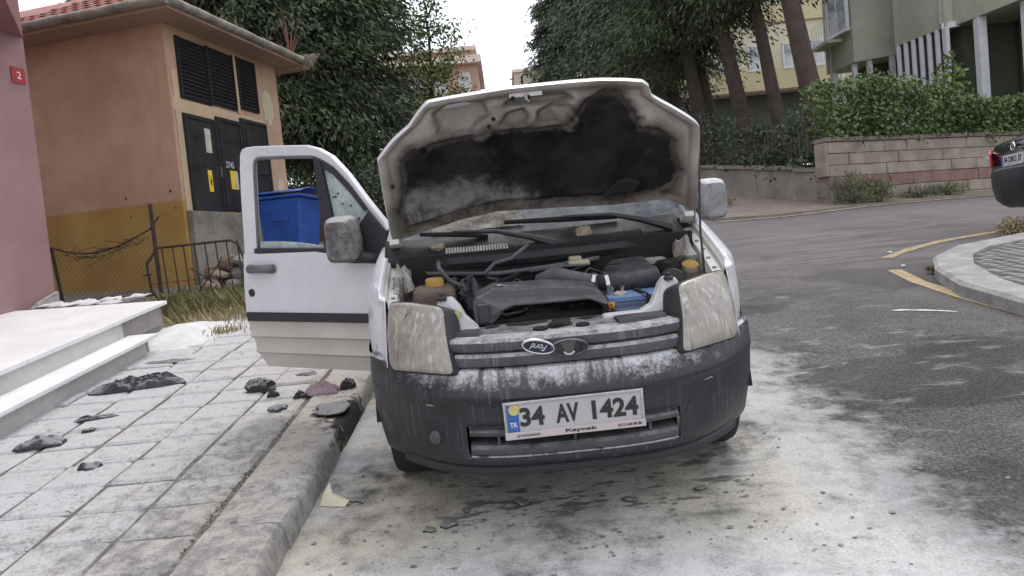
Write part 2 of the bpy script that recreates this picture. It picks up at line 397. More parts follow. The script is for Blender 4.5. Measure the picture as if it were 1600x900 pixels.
for j in range(31):
    o = ks[j] if j < 4 else ks[random.randrange(4)].copy()
    if j >= 4: COL.objects.link(o); o.parent = side
    o.location = (-1.02 + random.uniform(-.006, .006), -1.66 + j * 1.0, random.uniform(-.004, .004))
    o.rotation_euler = (random.uniform(-.003, .003), random.uniform(-.008, .008), random.uniform(-.003, .003))

# left yard behind the sidewalk
yd = MB()
yd.grid(lambda u, v: tuple(rw(-3.12 - 26 * u if v > .0 else -3.12 - 26 * u, 6.4 + 60 * v, 0.118 + 0.03 * mnoise.noise(Vector((u * 40, v * 50, 0)))) ), 30, 40)
tag(yd.build('yard_soil', M_dirt, smooth=True), 'bare soil yard behind the steps and gate', kind='structure')

# far side: paved apron at the foot of the walls, right corner sidewalk with cobbles
M_apron = mat('brown worn apron', (0.225, 0.18, 0.15), 0.92, 0.2, 3, 0.4, 50, co='Position', dust=0.3, dscale=3, top=0.05, dcol=(0.3, 0.28, 0.26))
ap = MB()
ap_near = [(3.2, 17.0), (3.9, 13.6), (5.0, 13.38), (5.7, 13.5), (6.4, 13.75), (8.0, 14.5), (12.0, 16.3), (16, 18.0)]
ap_far = [(4.4, 26.0), (5.55, 20.4), (6.3, 16.4), (6.45, 14.9), (6.9, 14.6), (8.4, 15.3), (12.2, 17.0), (16.2, 18.8)]
for i in range(len(ap_near) - 1):
    q = []
    for (x, y) in (ap_near[i], ap_near[i + 1], ap_far[i + 1], ap_far[i]): q.append(on(x, y, 0.05))
    ap.add(q + [on(ap_near[i][0], ap_near[i][1], -.1), on(ap_near[i + 1][0], ap_near[i + 1][1], -.1)], [(0, 1, 2, 3), (1, 0, 4, 5)])
tag(ap.build('pavement', M_apron), 'worn brown pavement strip at the foot of the far walls', kind='structure')
def line_strip(pts, w, dz, m, name, label):
    mb = MB(); pts = [Vector((x, y)) for x, y in pts]; fine = []
    for i in range(len(pts) - 1):
        for k in range(6): fine.append(pts[i].lerp(pts[i + 1], k / 6))
    fine.append(pts[-1])
    L = []
    for i, p in enumerate(fine):
        d = (fine[min(i + 1, len(fine) - 1)] - fine[max(0, i - 1)]).normalized(); n = Vector((-d.y, d.x)); k = w * (1 + .12 * mnoise.noise(Vector((p.x * 3, p.y * 3, 1))))
        L.append((p + n * k / 2, p - n * k / 2))
    for i in range(len(L) - 1):
        q = [L[i][0], L[i][1], L[i + 1][1], L[i + 1][0]]
        mb.add([on(a.x, a.y, dz) for a in q], [(0, 1, 2, 3)])
    o = mb.build(name, m); tag(o, label, kind='structure'); return o
cs7 = math.cos(SLOPE)
def rl(pts): return [(x, y * cs7) for x, y in pts]
line_strip(rl([(3.80, 3.2), (3.80, 4.4), (3.80, 5.34), (3.785, 6.09), (3.82, 6.8), (3.95, 7.46)]), .13, .005, M_yellow, 'yellow_line', 'worn yellow line along the near corner kerb, front stretch')
line_strip(rl([(4.25, 8.18), (4.48, 8.40), (4.8, 8.65), (5.32, 8.98), (6.2, 9.35), (8.5, 10.2)]), .12, .005, M_yellow, 'yellow_line', 'worn yellow line curving round the corner into the side street')
line_strip([(3.9, 13.35), (5.0, 13.2), (5.66, 13.33), (6.35, 13.62), (8.0, 14.38), (12.0, 16.15), (16, 17.9)], .10, .012, mat('pale edge line', (0.40, 0.34, 0.24), .85, .3, 8, co='Position', dust=.7, dscale=7, top=.02, dcol=(.2, .19, .18)), 'edge_line', 'faded yellow line at the edge of the far pavement')

corner = thing('corner_sidewalk', None, None); corner['kind'] = 'structure'; corner['label'] = 'rounded corner sidewalk with grey cobbles on the right'
ko = rl([(3.72, 1.0), (3.72, 3.2), (3.742, 5.26), (3.763, 6.06), (3.985, 6.78), (4.287, 7.347), (4.831, 7.861), (5.22, 8.03), (5.822, 8.31), (8.5, 9.4)])
ki = rl([(4.02, 1.0), (4.02, 3.3), (4.022, 5.45), (4.10, 6.05), (4.354, 6.78), (4.64, 7.25), (5.03, 7.60), (5.36, 7.75), (5.95, 8.02), (8.6, 9.1)])
def refine(p, k):
    out = []
    for i in range(len(p) - 1):
        for j in range(k): out.append((p[i][0] + (p[i + 1][0] - p[i][0]) * j / k, p[i][1] + (p[i + 1][1] - p[i][1]) * j / k))
    return out + [p[-1]]
M_kr = mat('pale grey kerb concrete', (0.25, 0.24, 0.24), 0.9, 0.25, 6, 0.4, 60, co='Position', col2=(0.35, 0.34, 0.335), dust=.5, dscale=8, top=.05, dcol=(.16, .15, .15))
kof, kif = refine(ko, 4), refine(ki, 4)
i = 0
while i < len(kof) - 1:
    mb = MB(); j = min(i + 2, len(kof) - 1)
    for k in range(i, j):
        a, b, c, d = kof[k], kof[k + 1], kif[k + 1], kif[k]
        def L(p, q, t): return (p[0] + (q[0] - p[0]) * t, p[1] + (q[1] - p[1]) * t)
        a1, b1 = L(a, d, .1), L(b, c, .1)
        g = 0.01
        mb.add([on(*a, -.05), on(*b, -.05), on(*a, .10), on(*b, .10), on(*a1, .13), on(*b1, .13), on(*d, .13), on(*c, .13), on(*d, 0), on(*c, 0)], [(0, 1, 3, 2), (2, 3, 5, 4), (4, 5, 7, 6), (6, 7, 9, 8)])
    mb.build('kerb_stone', M_kr, corner)
    i = j
cb = MB(); M_cob = mat('grey cobble', (0.17, 0.165, 0.165), 0.9, 0.3, 3, 0.4, 50, co='Position', col2=(0.26, 0.25, 0.245))
for k in range(len(kif) - 1): cb.add([on(*kif[k], .10), on(*kif[k + 1], .10), on(kif[k + 1][0] + 6, kif[k + 1][1] - 2.5, .10), on(kif[k][0] + 6, kif[k][1] - 2.5, .10)], [(0, 1, 2, 3)])
cb.build('cobble_bed', M_joint, corner)
cobs = MB()
nc = 0
def inside_corner(x, y):
    # right of the kerb's inner edge
    pts = kif
    for k in range(len(pts) - 1):
        (x0, y0), (x1, y1) = pts[k], pts[k + 1]
        if min(abs((x - x0) * (y1 - y0) - (y - y0) * (x1 - x0)), 9) / (math.hypot(x1 - x0, y1 - y0) + 1e-9) < .05 and (x - x0) ** 2 + (y - y0) ** 2 < .3: return False
    xs_ = None
    yy = np.interp(x, [p[0] for p in pts[2:]], [p[1] for p in pts[2:]]) if x > 4.05 else None
    if x < 4.08: return False
    return y < yy - .03
cobm = [MB().add(*((lambda s: ([(-.062, -.045, 0), (.062, -.045, 0), (.062, .045, 0), (-.062, .045, 0), (-.05, -.034, .03), (.05, -.034, .03 + s), (.05, .034, .03), (-.05, .034, .03 + s)], [(4, 5, 6, 7), (0, 1, 5, 4), (1, 2, 6, 5), (2, 3, 7, 6), (3, 0, 4, 7)]))(s_))).build('cobble', M_cob, corner) for s_ in (0, .004, -.003)]
used = 0
cell = []
for a in range(70):
    for b in range(60):
        x = 4.06 + b * .105 * 1.25; y = 2.6 + a * .098 + .05 * math.sin(x * 2.2)
        if inside_corner(x, y) and math.hypot(x - 2.6, y - 0) > 0: cell.append((x, y))
cell = [c for c in cell if c[0] / max(c[1], .1) < 0.80 and c[1] > 4.3]
cell.sort(key=lambda c: math.hypot(*c))
rest = MB()
for (x, y) in cell:
    q = on(x, y, .092 + random.uniform(-.004, .004))
    if used < 290:
        o = cobm[used] if used < 3 else cobm[random.randrange(3)].copy()
        if used >= 3: COL.objects.link(o); o.parent = corner
        o.location = q; o.rotation_euler = (SLOPE, 0, .25 + random.uniform(-.08, .08)); used += 1
    else: rest.box(q + Vector((0, 0, .015)), (.11, .08, .03))
if rest.v: tag(rest.build('cobbles', M_cob, corner), kind='stuff')
# painted white splash on the asphalt
sp = MB()
pts = [(3.04, 5.80), (3.12, 5.815), (3.20, 5.775), (3.28, 5.725), (3.36, 5.665), (3.45, 5.575), (3.43, 5.565), (3.33, 5.645), (3.24, 5.70), (3.15, 5.745), (3.08, 5.765)]
sp.add([on(x + .004 * random.random(), y * cs7, .005) for x, y in pts], [tuple(range(len(pts)))])
sp.build('paint_splash', mat('white paint splash', (0.72, 0.72, 0.72), .8, .1, 20, co='Position', dust=.95, dscale=13, top=.24, dcol=(.10, .095, .095)))
tag(bpy.data.objects['paint_splash'], 'white paint splash on the dark asphalt near the right corner kerb', kind='structure')

# ================================================================== LEFT: pink house, marble steps, transformer house
M_pink = mat('pink render', (0.29, 0.168, 0.17), 0.9, 0.10, 1.2, 0.3, 40, co='Position', col2=(0.335, 0.205, 0.205))
M_pinkd = mat('dark pink render', (0.23, 0.105, 0.105), 0.9, 0.12, 1.5, 0.3, 40, co='Position')
M_marble = mat('white marble', (0.76, 0.75, 0.75), 0.5, 0.06, 2.0, 0.15, 30, co='Position', col2=(0.82, 0.81, 0.81), dust=.6, dscale=5, top=.3, dcol=(.74, .735, .73))
M_riser = mat('marble riser', (0.50, 0.49, 0.48), 0.6, 0.10, 3.0, 0.15, 30, co='Position', col2=(0.60, 0.585, 0.57))

P0 = Vector((-4.876, 7.715))
fd = Vector((-math.sin(R(15)), -math.cos(R(15)))); fn_ = Vector((math.cos(R(15)), -math.sin(R(15))))  # along facade towards camera, outward
pk = thing('pink_house', 'pink rendered house at the left edge, behind the marble steps', 'house', (P0.x, P0.y, gh(P0.x, P0.y)))
z0 = gh(P0.x, P0.y)
def pl(a, o, z): p = fd * a + fn_ * o; return (p.x, p.y, z - z0)
mb = MB(); mb.prism([pl(0, 0, .2), pl(9, 0, .2), pl(9, -6, .2), pl(0, -6, .2)], (0, 0, 8.2)); mb.build('wall', M_pink, pk)
mb = MB(); mb.prism([pl(0, .002, 4.21), pl(9, .002, 4.21), pl(9, .9, 4.21), pl(1.0, .9, 4.21)], (0, 0, 3.0)); mb.build('bay', M_pinkd, pk)
mb = MB(); mb.prism([pl(.0, -.02, 1.30), pl(.38, .055, 1.3), pl(.3, .05, 1.42), pl(.08, .03, 1.5), pl(0, .0, 1.52)], (fn_.x * .05, fn_.y * .05, 0)); mb.build('broken_plaster', mat('crumbled plaster', (.42, .38, .36), .95, .2, 8, .8, 30, co='Position'), pk)
sg = thing('house_number_sign', 'small red sign with a white number on the pink wall corner', 'sign', (P0.x, P0.y, z0))
mb = MB(); mb.prism([pl(.045, .004, 3.71), pl(.20, .004, 3.71), pl(.20, .004, 3.87), pl(.045, .004, 3.87)], (fn_.x * .012, fn_.y * .012, 0)); mb.build('plate', mat('red enamel', (.33, .035, .04), .5, .1), sg)
q = Vector(pl(.12, .018, 3.79)); Mt = Matrix.Translation(q) @ Matrix(((-fd.x, 0, fn_.x, 0), (-fd.y, 0, fn_.y, 0), (0, 1, 0, 0), (0, 0, 0, 1)))
text('number', '2', mat('white enamel', (.75, .75, .75), .5, .05), sg, Mt,   .045, .075)

st = thing('marble_steps', 'white marble entrance platform and step beside the sidewalk', 'steps', (0, 0, 0), road=True)
M_conc = mat('rough concrete', (0.27, 0.255, 0.24), 0.95, 0.25, 3, 0.6, 35, co='Position')
MB().box((-4.88, 2.6, .2), (2.95, 8.8, .46)).build('base', M_conc, st)
for (ya, yb) in ((-2.0, 1.28), (1.285, 3.1), (3.105, 4.93), (4.935, 7.08)):
    MB().hexa([(-6.3, ya, .435), (-3.35, ya, .435), (-3.35, yb, .435), (-6.3, yb, .435)], [(-6.3, ya, .47), (-3.35, ya, .47), (-3.35, yb, .47), (-6.3, yb + (.5 if yb > 7 else 0), .47)]).build('platform_slab', M_marble, st, bevel=.005)
for (ya, yb) in ((-1.9, .6), (.604, 2.5), (2.504, 4.4), (4.404, 6.25)): MB().box((-3.392, (ya + yb) / 2, .352), (.024, yb - ya, .163)).build('platform_riser', M_riser, st, bevel=.002)
MB().box((-3.395, 6.62, .345), (.03, .735, .17)).build('end_riser', M_conc, st)
for (ya, yb) in ((-1.9, .9), (.905, 3.2), (3.205, 6.33)): MB().box((-3.26, (ya + yb) / 2, .285), (.27, yb - ya, .032)).build('step_tread', M_marble, st, bevel=.005)
for (ya, yb) in ((-1.9, 1.2), (1.204, 3.6), (3.604, 6.24)): MB().box((-3.225, (ya + yb) / 2, .19), (.045, yb - ya, .158)).build('step_riser', M_riser, st, bevel=.002)
MB().box((-3.30, 6.30, .185), (.15, .10, .14)).build('broken_step_end', M_conc, st, bevel=.02)
# powder heap at the end of the steps and against the wall
mb = MB()
def heap(u, v):
    x = -3.7 + .95 * u; y = 6.25 + 1.35 * v; e = math.sin(math.pi * u) * math.sin(math.pi * v)
    return (x, y, .105 + .12 * e ** .8 + .03 * mnoise.noise(Vector((x * 5, y * 5, 0))) * e)
mb.grid(heap, 26, 26)
M_pow = mat('white powder heap', (.62, .61, .605), .97, .14, 7, 1.0, 18, co='Position', dust=.5, dscale=9, top=.02, dcol=(.38, .36, .34))
o = mb.build('powder_heap', M_pow, smooth='all'); o.matrix_world = RF; tag(o, 'low drift of white extinguisher powder past the end of the steps', kind='stuff')
mb = MB()
for k in range(9): mb.lump((-5.05 + .14 * k, 7.62 - .03 * k * (k % 2), .455), (.12, .12, .022), k, 6, .9)
o = mb.build('rubble_dust', M_pow, smooth='all'); o.matrix_world = RF; tag(o, 'whitish crumbled plaster along the back of the marble platform', kind='stuff')

# ---- transformer house, local axes: +X along the door front (away), +Y along the blank side (left)
TA = R(13.4); TC = Vector((-4.652, 10.6)); TZ = gh(TC.x, TC.y)
th = thing('transformer_house', 'tan utility building with black louvres, metal doors and red tiled roof', 'building', (TC.x, TC.y, TZ), R(90) - TA)
def ochre():
    t = NT('tan and ochre render'); p = t.co('Position'); x, y, z = t.sep(p)
    n1 = t.noise(1.3, 6, p, .6); n2 = t.noise(14, 5, p, .6)
    up = t.mix(t.ss(n1, .3, .7), (.40, .262, .175), (.50, .345, .245))
    lo = t.mix(t.ss(n1, .3, .7), (.33, .205, .062), (.42, .285, .10))
    h = t.m_('ADD', z, t.m_('MULTIPLY', t.m_('SUBTRACT', n2, .5), .06))
    h = t.m_('SUBTRACT', h, t.ss(x, -4.0, -3.75, 0, .9))
    c = t.mix(t.ss(h, 2.71, 2.66), up, lo)
    st = t.ss(t.noise(1, 5, t.map(p, (5, 5, .45)), .6), .55, .75)
    c = t.mix(t.m_('MULTIPLY', st, .35), c, (.27, .165, .095))
    pe = t.ss(t.noise(1.0, 4, t.map(p, (3.5, 3.5, 2.2), (1.3, 0, .4)), .5), .66, .68)
    c = t.mix(t.m_('MULTIPLY', pe, .0), c, (.55, .47, .36))
    t.bump(n2, .25, .01); return t.out(c, .93, 0, .2)
M_och = ochre()
H = 5.22 - TZ
LX, LY = 3.02, 6.0
B0, B1 = -0.25, H + 0.05
mb = MB(); mb.box((LX / 2, LY / 2, (B0 + B1) / 2), (LX, LY, B1 - B0)); mb.build('wall', M_och, th)
M_black = mat('black painted metal', (0.016, 0.015, 0.017), 0.55, 0.35, 4, 0.15, 30, dust=.25, dscale=6, top=.1, dcol=(.09, .085, .085))
def zt(z): return z - TZ
def panel(x0, x1, z0_, z1_, y, d, name, m, par=th, bev=0): return MB().box(((x0 + x1) / 2, y - d / 2, zt((z0_ + z1_) / 2)), (x1 - x0, d, z1_ - z0_)).build(name, m, par, bevel=bev)
for (x0, x1, za, zb) in ((.23, .93, 4.19, 5.11), (.935, 1.62, 4.22, 5.13), (1.73, 2.27, 4.28, 5.15)):
    fr = panel(x0, x1, za, zb, 0.0, .02, 'louvre', M_black)
    for k in range(15):
        zz = za + .04 + (zb - za - .07) * k / 14
        s = MB().box((0, 0, 0), (x1 - x0 - .05, .045, .012), Matrix.Rotation(R(-35), 3, 'X')).build('slat', M_black, fr)
        s.location = ((x0 + x1) / 2, -.03, zt(zz))
    for xx in (x0 + .012, x1 - .012): MB().box((xx, -.035, zt((za + zb) / 2)), (.024, .03, zb - za)).build('frame', M_black, fr)
panel(1.64, 1.715, 4.2, 5.16, 0.0, .03, 'mullion', mat('pale render trim', (.50, .37, .24), .9, .1, 3, .2, 40))
panel(.03, 2.36, 3.985, 4.185, 0.0, .012, 'lintel_band', mat('pale render trim', (.50, .37, .24), .9, .1, 3, .2, 40))
panel(.07, .195, 2.53, 4.6, -.002, .012, 'edge_band', mat('pale render trim', (.50, .37, .24), .9, .1, 3, .2, 40))
doors = []
for (x0, x1, za, zb) in ((.20, .965, 2.53, 3.97), (.985, 1.63, 2.55, 4.04), (1.66, 2.42, 2.45, 4.12)):
    dr = panel(x0, x1, za, zb, 0.0, .05, 'door', M_black, bev=.006)
    f = MB()
    for xx in (x0 + .03, x1 - .03): f.box((xx, -.058, zt((za + zb) / 2)), (.05, .02, zb - za - .02))
    f.box(((x0 + x1) / 2, -.058, zt(zb - .04)), (x1 - x0 - .1, .02, .05)); f.build('door_frame', M_black, dr, bevel=.004); doors.append(dr)
for d_, xx in ((0, .215), (1, 1.62)):
    for zz in (2.75, 3.25, 3.75): MB().tube([(xx, -.06, zt(zz) - .05), (xx, -.06, zt(zz) + .05)], .014, 8).build('hinge', M_black, doors[d_])
MB().box((.93, -.066, zt(3.15)), (.05, .03, .16)).build('hasp', mat('dull lock steel', (.12, .115, .11), .5, .2, metal=.5), doors[0], bevel=.006)
panel(1.76, 2.33, 3.2, 3.95, -.052, .012, 'inset_panel', M_black, doors[2])
M_yst = mat('yellow warning sticker', (.70, .50, .03), .6, .1, 10); M_wst = mat('pale notice', (.50, .44, .38), .7, .15, 10)
panel(.63, .77, 3.43, 3.80, -.052, .004, 'notice', M_wst, doors[0]); panel(.60, .70, 2.83, 3.16, -.052, .004, 'warning_sticker', M_yst, doors[0])
panel(1.18, 1.38, 2.90, 3.20, -.052, .004, 'warning_sticker', M_yst, doors[1])
panel(1.30, 1.38, 2.91, 3.19, -.0565, .002, 'sticker_picture', M_wst, doors[1])
MB().prism([(.65, -.057, zt(2.93)), (.63, -.057, zt(3.0)), (.655, -.057, zt(2.995)), (.645, -.057, zt(3.08)), (.685, -.057, zt(2.975)), (.66, -.057, zt(2.98)), (.675, -.057, zt(2.93))], (0, -.002, 0)).build('bolt_symbol', M_black, doors[0])
text('number', '2745', mat('white stencil', (.6, .6, .62), .7, .1), doors[1], Matrix.Translation((1.2, -.052, zt(3.29))) @ Matrix.Rotation(R(90), 4, 'X'), .21, .10)
# concrete plinth under the doors
M_plinth = mat('stained concrete plinth', (.20, .175, .15), .95, .35, 2.2, .7, 30, co='Position', col2=(.27, .245, .215))
for (x0, x1, d, zb) in ((.06, 1.36, .10, 2.52), (1.365, 2.6, .14, 2.44)): MB().box(((x0 + x1) / 2, -d / 2 - .001, (zt(zb) - .2) / 2), (x1 - x0, d, zt(zb) + .2)).build('plinth', M_plinth, th, bevel=.015)
for (sx, sz, w, h) in ((2.63, 4.45, .34, .62), (2.78, 3.02, .2, .34)):
    n = 18; MB().prism([(sx + w * .5 * math.cos(k * 2 * math.pi / n) * (1 + .2 * math.sin(3 * k)), -.002, zt(sz) + h * .5 * math.sin(k * 2 * math.pi / n) * (1 + .15 * math.cos(2.3 * k))) for k in range(n)], (0, -.004, 0)).build('peeled_paint', mat('bare plaster', (.50, .42, .31), .95, .15, 6, .3, 40), th)
hol = MB()
for (yy, zz, s) in ((.18, 2.83, .028), (.95, 2.80, .022), (.12, 2.58, .02), (.9, 2.53, .018)): hol.box((-.003, yy, zt(zz)), (.01, s, s * 1.2))
hol.build('drill_hole', mat('dark hole', (.03, .022, .018), .95, .1), th)
rod = MB(); rod.box((0, 0, 0), (.05, .05, .55)); ro = rod.build('metal_bar', mat('rusty iron', (.055, .035, .028), .9, .4, 12, .5, 60)); ro.parent = th; ro.location = (1.30, -.22, zt(2.55)); ro.rotation_euler = (R(-8), R(-26), 0)
# eaves, gutter, hipped tiled roof
OV = .46
M_soff = mat('tan soffit', (.33, .22, .15), .93, .12, 2, .2, 30)
ez = zt(5.24)
mb = MB(); mb.box((LX / 2, LY / 2, ez + .04), (LX + 2 * OV, LY + 2 * OV, .09)); mb.build('soffit', M_soff, th)
M_gut = mat('weathered gutter', (.24, .21, .18), .85, .45, 5, .5, 30, dust=.6, dscale=8, top=.25, dcol=(.45, .41, .36))
def gutter(a, b):
    a, b = Vector(a), Vector(b); L = (b - a).length; k = max(2, int(L / .55)); d = (b - a).normalized()
    for i in range(k):
        p, q = a + d * (L * i / k + .004), a + d * (L * (i + 1) / k - .004)
        s = .006 * math.sin(i * 9.1); MB().tube([p + Vector((0, 0, s)), q - Vector((0, 0, s))], [.068, .06], 10).build('gutter', M_gut, th, smooth=True)
gutter((-OV - .03, -OV - .03, ez + .10), (-OV - .03, LY * .7, ez + .10)); gutter((-OV, -OV - .03, ez + .10), (LX + OV, -OV - .03, ez + .10))
rz, hh = ez + .085, 1.15
c4 = [(-OV, -OV, rz), (LX + OV, -OV, rz), (LX + OV, LY + OV, rz), (-OV, LY + OV, rz)]; rg = [(LX / 2, LX / 2, rz + hh), (LX / 2, LY - LX / 2, rz + hh)]
M_tile = mat('red clay tile', (.30, .12, .095), .88, .3, 6, .4, 40, co='Position', col2=(.42, .21, .17))
roof = MB().add(c4 + rg, [(0, 1, 4), (1, 2, 5, 4), (2, 3, 5), (3, 0, 4, 5)]).build('roof', M_tile, th)
# clay tiles on the two slopes in view
tw, tl = .20, .30
tm = MB().grid(lambda u, v: (tw * (u - .5), tl * v, .035 * math.sin(math.pi * u) + .022 * (1 - v)), 6, 1).build('tile', M_tile, roof, smooth='all', solid=.012)
tm['kind'] = 'part'; del tm['kind']
firstt = True
def tiles(org, along, up, n, m):
    global firstt
    X = Vector(along).normalized(); Y = Vector(up).normalized(); Z = X.cross(Y)
    if Z.z < 0: X = -X; Z = -Z
    L = Vector(up).length; W_ = Vector(along).length
    for r in range(m):
        s = r * (tl - .04)
        inset = s / L * .5 * W_ if False else 0
        for k in range(n):
            a = (k + .5) * tw * .98
            lim = s * (LX / 2 + OV) / L
            if a < lim or a > W_ - lim: continue
            if firstt: o = tm; firstt = False
            else: o = tm.copy(); COL.objects.link(o); o.parent = roof
            p = Vector(org) + Vector(along).normalized() * a + Y * (s - .03) + Vector((0, 0, .012))
            M = Matrix(((X.x, Y.x, Z.x, p.x), (X.y, Y.y, Z.y, p.y), (X.z, Y.z, Z.z, p.z), (0, 0, 0, 1)))
            o.matrix_basis = M @ Matrix.Rotation(random.uniform(-.02, .02), 4, 'Z')
tiles((-OV, -OV, rz), (0, LY * .62, 0), (LX / 2 + OV, 0, hh), 22, 6)
tiles((-OV, -OV, rz), (LX + 2 * OV, 0, 0), (0, LX / 2 + OV, hh), 19, 5)
# dry plants growing on the roof edge
M_dry = mat('dry reddish twigs', (.20, .105, .07), .95, .3, 10)
dp = thing('dry_plant', 'dry reddish twigs growing on the utility building roof edge', 'plant', tuple(Vector((TC.x, TC.y, TZ)) + Matrix.Rotation(R(90) - TA, 3, 'Z') @ Vector((3.02, -.35, rz))))
mb = MB()
for k in range(16):
    a, b = random.uniform(0, 6.3), random.uniform(.05, .28); h = random.uniform(.35, .95)
    mb.tube([(0, 0, -.02), (b * math.cos(a) * .4, b * math.sin(a) * .4, h * .5), (b * math.cos(a), b * math.sin(a), h)], [.008, .006, .002], 4)
tag(mb.build('twigs', M_dry, dp), kind='stuff')
dg = thing('dry_grass', 'dry grass hanging over the far end of the roof gutter', 'plant', tuple(Vector((TC.x, TC.y, TZ)) + Matrix.Rotation(R(90) - TA, 3, 'Z') @ Vector((3.3, -.5, rz))))
mb = MB()
for k in range(160):
    x = random.uniform(-.6, .22); l = random.uniform(.12, .34)
    mb.tube([(x, random.uniform(-.05, .1), .08), (x + random.uniform(-.1, .1), -.1, .12), (x + random.uniform(-.12, .12), -.16 - random.random() * .1, .1 - l)], [.006, .005, .001], 3)
tag(mb.build('blades', mat('dry straw', (.24, .19, .14), .95, .35, 10), dg), kind='stuff')

# ---- iron gate, post, chain-link fence (in the plane y = 9.05)
M_rust = mat('rusty dark iron', (.045, .032, .028), .85, .5, 14, .4, 60, co='Position')
gy = 9.05
def gp(x, z): return (x, gy, z)
po = thing('fence_post', 'tall leaning rusty angle iron post beside the gate', 'post', (-4.38, gy, 1.10))
MB().tube([(0, 0, -.15), (-.01, 0, 1.40)], .026, 6).build('post', M_rust, po)
gt = thing('iron_gate', 'low rusty iron garden gate with thin vertical bars', 'gate', (-3.9, gy, 1.1))
def gl(x, z, dy=0.0): return (x + 3.9, dy, z - 1.1)
MB().tube([gl(-4.44, 1.33), gl(-4.50, 1.42), gl(-4.52, 1.76), gl(-4.36, 1.945), gl(-3.45, 1.955), gl(-3.36, 1.90), gl(-3.30, 1.70)], .016, 6).build('top_rail', M_rust, gt)
MB().tube([gl(-4.44, 1.33), gl(-4.30, 1.165), gl(-4.14, 1.155), gl(-3.38, 1.125)], .015, 6).build('bottom_rail', M_rust, gt)
for k in range(8):
    x = -4.28 + k * .135
    MB().tube([gl(x + .0, 1.155), gl(x - .03, 1.95)], .009, 5).build('bar', M_rust, gt)
MB().tube([gl(-4.5, 1.50), gl(-3.36, 1.52)], .005, 4).build('wire', M_rust, gt)
for a, b in (((-3.95, 1.30), (-3.58, 1.72)), ((-3.98, 1.66), (-3.70, 1.44))): MB().tube([gl(*a, -.02), gl(*b, -.02)], .009, 5).build('brace', M_rust, gt)
MB().lathe([(.0, -.012), (.032, -.01), (.032, .01), (0, .012)], Matrix.Translation(gl(-3.77, 1.51, -.02)) @ Matrix.Rotation(R(90), 4, 'X'), 12).build('boss', M_rust, gt)
for z in (1.36, 1.62): MB().tube([gl(-4.58, z), gl(-4.48, z)], .012, 5).build('hinge', M_rust, gt)
cf = thing('chain_link_fence', 'sagging rusty chain-link fence panel in front of the ochre wall', 'fence', (-5.64, gy, 1.25))
def fl(x, z, dy=0): return (x + 5.64, dy, z - 1.25)
MB().tube([fl(-5.59, 1.05), fl(-5.68, 2.08)], .022, 6).build('post', M_rust, cf)
def ftop(x): t = (x + 5.66) / 1.27; return 2.06 + (.14) * t - .20 * math.sin(math.pi * min(1, max(0, t))) * (1 - t * .4)
MB().tube([fl(-5.9, 2.14)] + [fl(-5.66 + 1.36 * k / 10, ftop(-5.66 + 1.36 * k / 10) + (.12 if k == 10 else 0)) for k in range(11)], .011, 5).build('top_wire', M_rust, cf)
mb = MB(); sp_ = .062
for s in (-1, 1):
    for k in range(-24, 48):
        x0_ = -5.66 + k * sp_; p = []
        z = 1.22
        while z < 2.3:
            x = x0_ + s * (z - 1.22) * .8
            if -5.67 < x < -4.39 and z < ftop(x) - .01: p.append(fl(x, z, .004 * s + .03 * math.sin(x * 6 + z * 4)))
            z += .06
        if len(p) > 1: mb.tube(p, .0022, 3, False)
tag(mb.build('wire_mesh', mat('dull wire', (.10, .075, .05), .8, .3, 20), cf), kind='stuff')
mb = MB()
for k in range(26):
    x = random.uniform(-5.5, -4.6); mb.tube([fl(x, ftop(x) - .05), fl(x + random.uniform(-.2, .2), ftop(x) + random.uniform(-.1, .05), -.03), fl(x + random.uniform(-.3, .3), ftop(x) + random.uniform(-.2, .08), .03)], .004, 3)
tag(mb.build('loose_wire', M_rust, cf), kind='stuff')
# rubble wall behind the gate
rb = thing('rubble_wall', 'collapsed heap of tan stones behind the iron gate', 'stone pile', (-3.55, 10.0, gh(-3.5, 10.0)))
M_st = [mat('tan rubble stone', (.30, .24, .185), .95, .3, 4, .8, 25), mat('grey rubble stone', (.235, .215, .195), .95, .3, 4, .8, 25), mat('brown rubble stone', (.17, .115, .085), .95, .3, 4, .8, 25)]
k = 0
for lvl in range(4):
    for j in range(5 - (lvl > 1)):
        s = random.uniform(.09, .15)
        MB().lump((0, 0, 0), (s * random.uniform(1.1, 1.7), s, s * random.uniform(.6, .85)), k + 5, 6, .45).build('stone', M_st[random.randrange(3)], rb, smooth=True).matrix_basis = Matrix.Translation((-.62 + j * .25 + lvl * .08 + random.uniform(-.05, .05), random.uniform(-.1, .1) + lvl * .03, .02 + lvl * .15)) @ Matrix.Rotation(random.uniform(-.3, .3), 4, 'Y'); k += 1
MB().box((-.25, .42, .12), (1.1, .4, .7)).build('backing', M_st[2], rb, bevel=.1)

# grass by the gate and elsewhere
def grass(name, fn, n, h, cols, label, lean=.35):
    vs = []; fs = []
    c = np.array([fn() for _ in range(n)]); a = rng.uniform(0, 6.28, n); hh = h * rng.uniform(.4, 1.3, n); ln = rng.uniform(.1, lean * 2, n) * hh
    w = .006 + .004 * rng.random(n); dx, dy = np.cos(a), np.sin(a)
    base = c; z = np.zeros(n)
    v = np.stack([base + np.stack([-dy * w, dx * w, z], 1), base + np.stack([dy * w, -dx * w, z], 1), base + np.stack([dx * ln * .45 + dy * w * .7, dy * ln * .45 - dx * w * .7, hh * .65], 1), base + np.stack([dx * ln, dy * ln, hh], 1)], 1).reshape(-1, 3)
    f = np.arange(n * 4).reshape(-1, 4)
    o = fast_mesh(name, v, f, cols); tag(o, label, kind='stuff'); return o
M_gr = mat('green grass', (.10, .125, .04), .9, .45, 3.5, co='Position', col2=(.26, .225, .10))
M_gd = mat('dry grass straw', (.30, .25, .13), .9, .3, 5, co='Position')
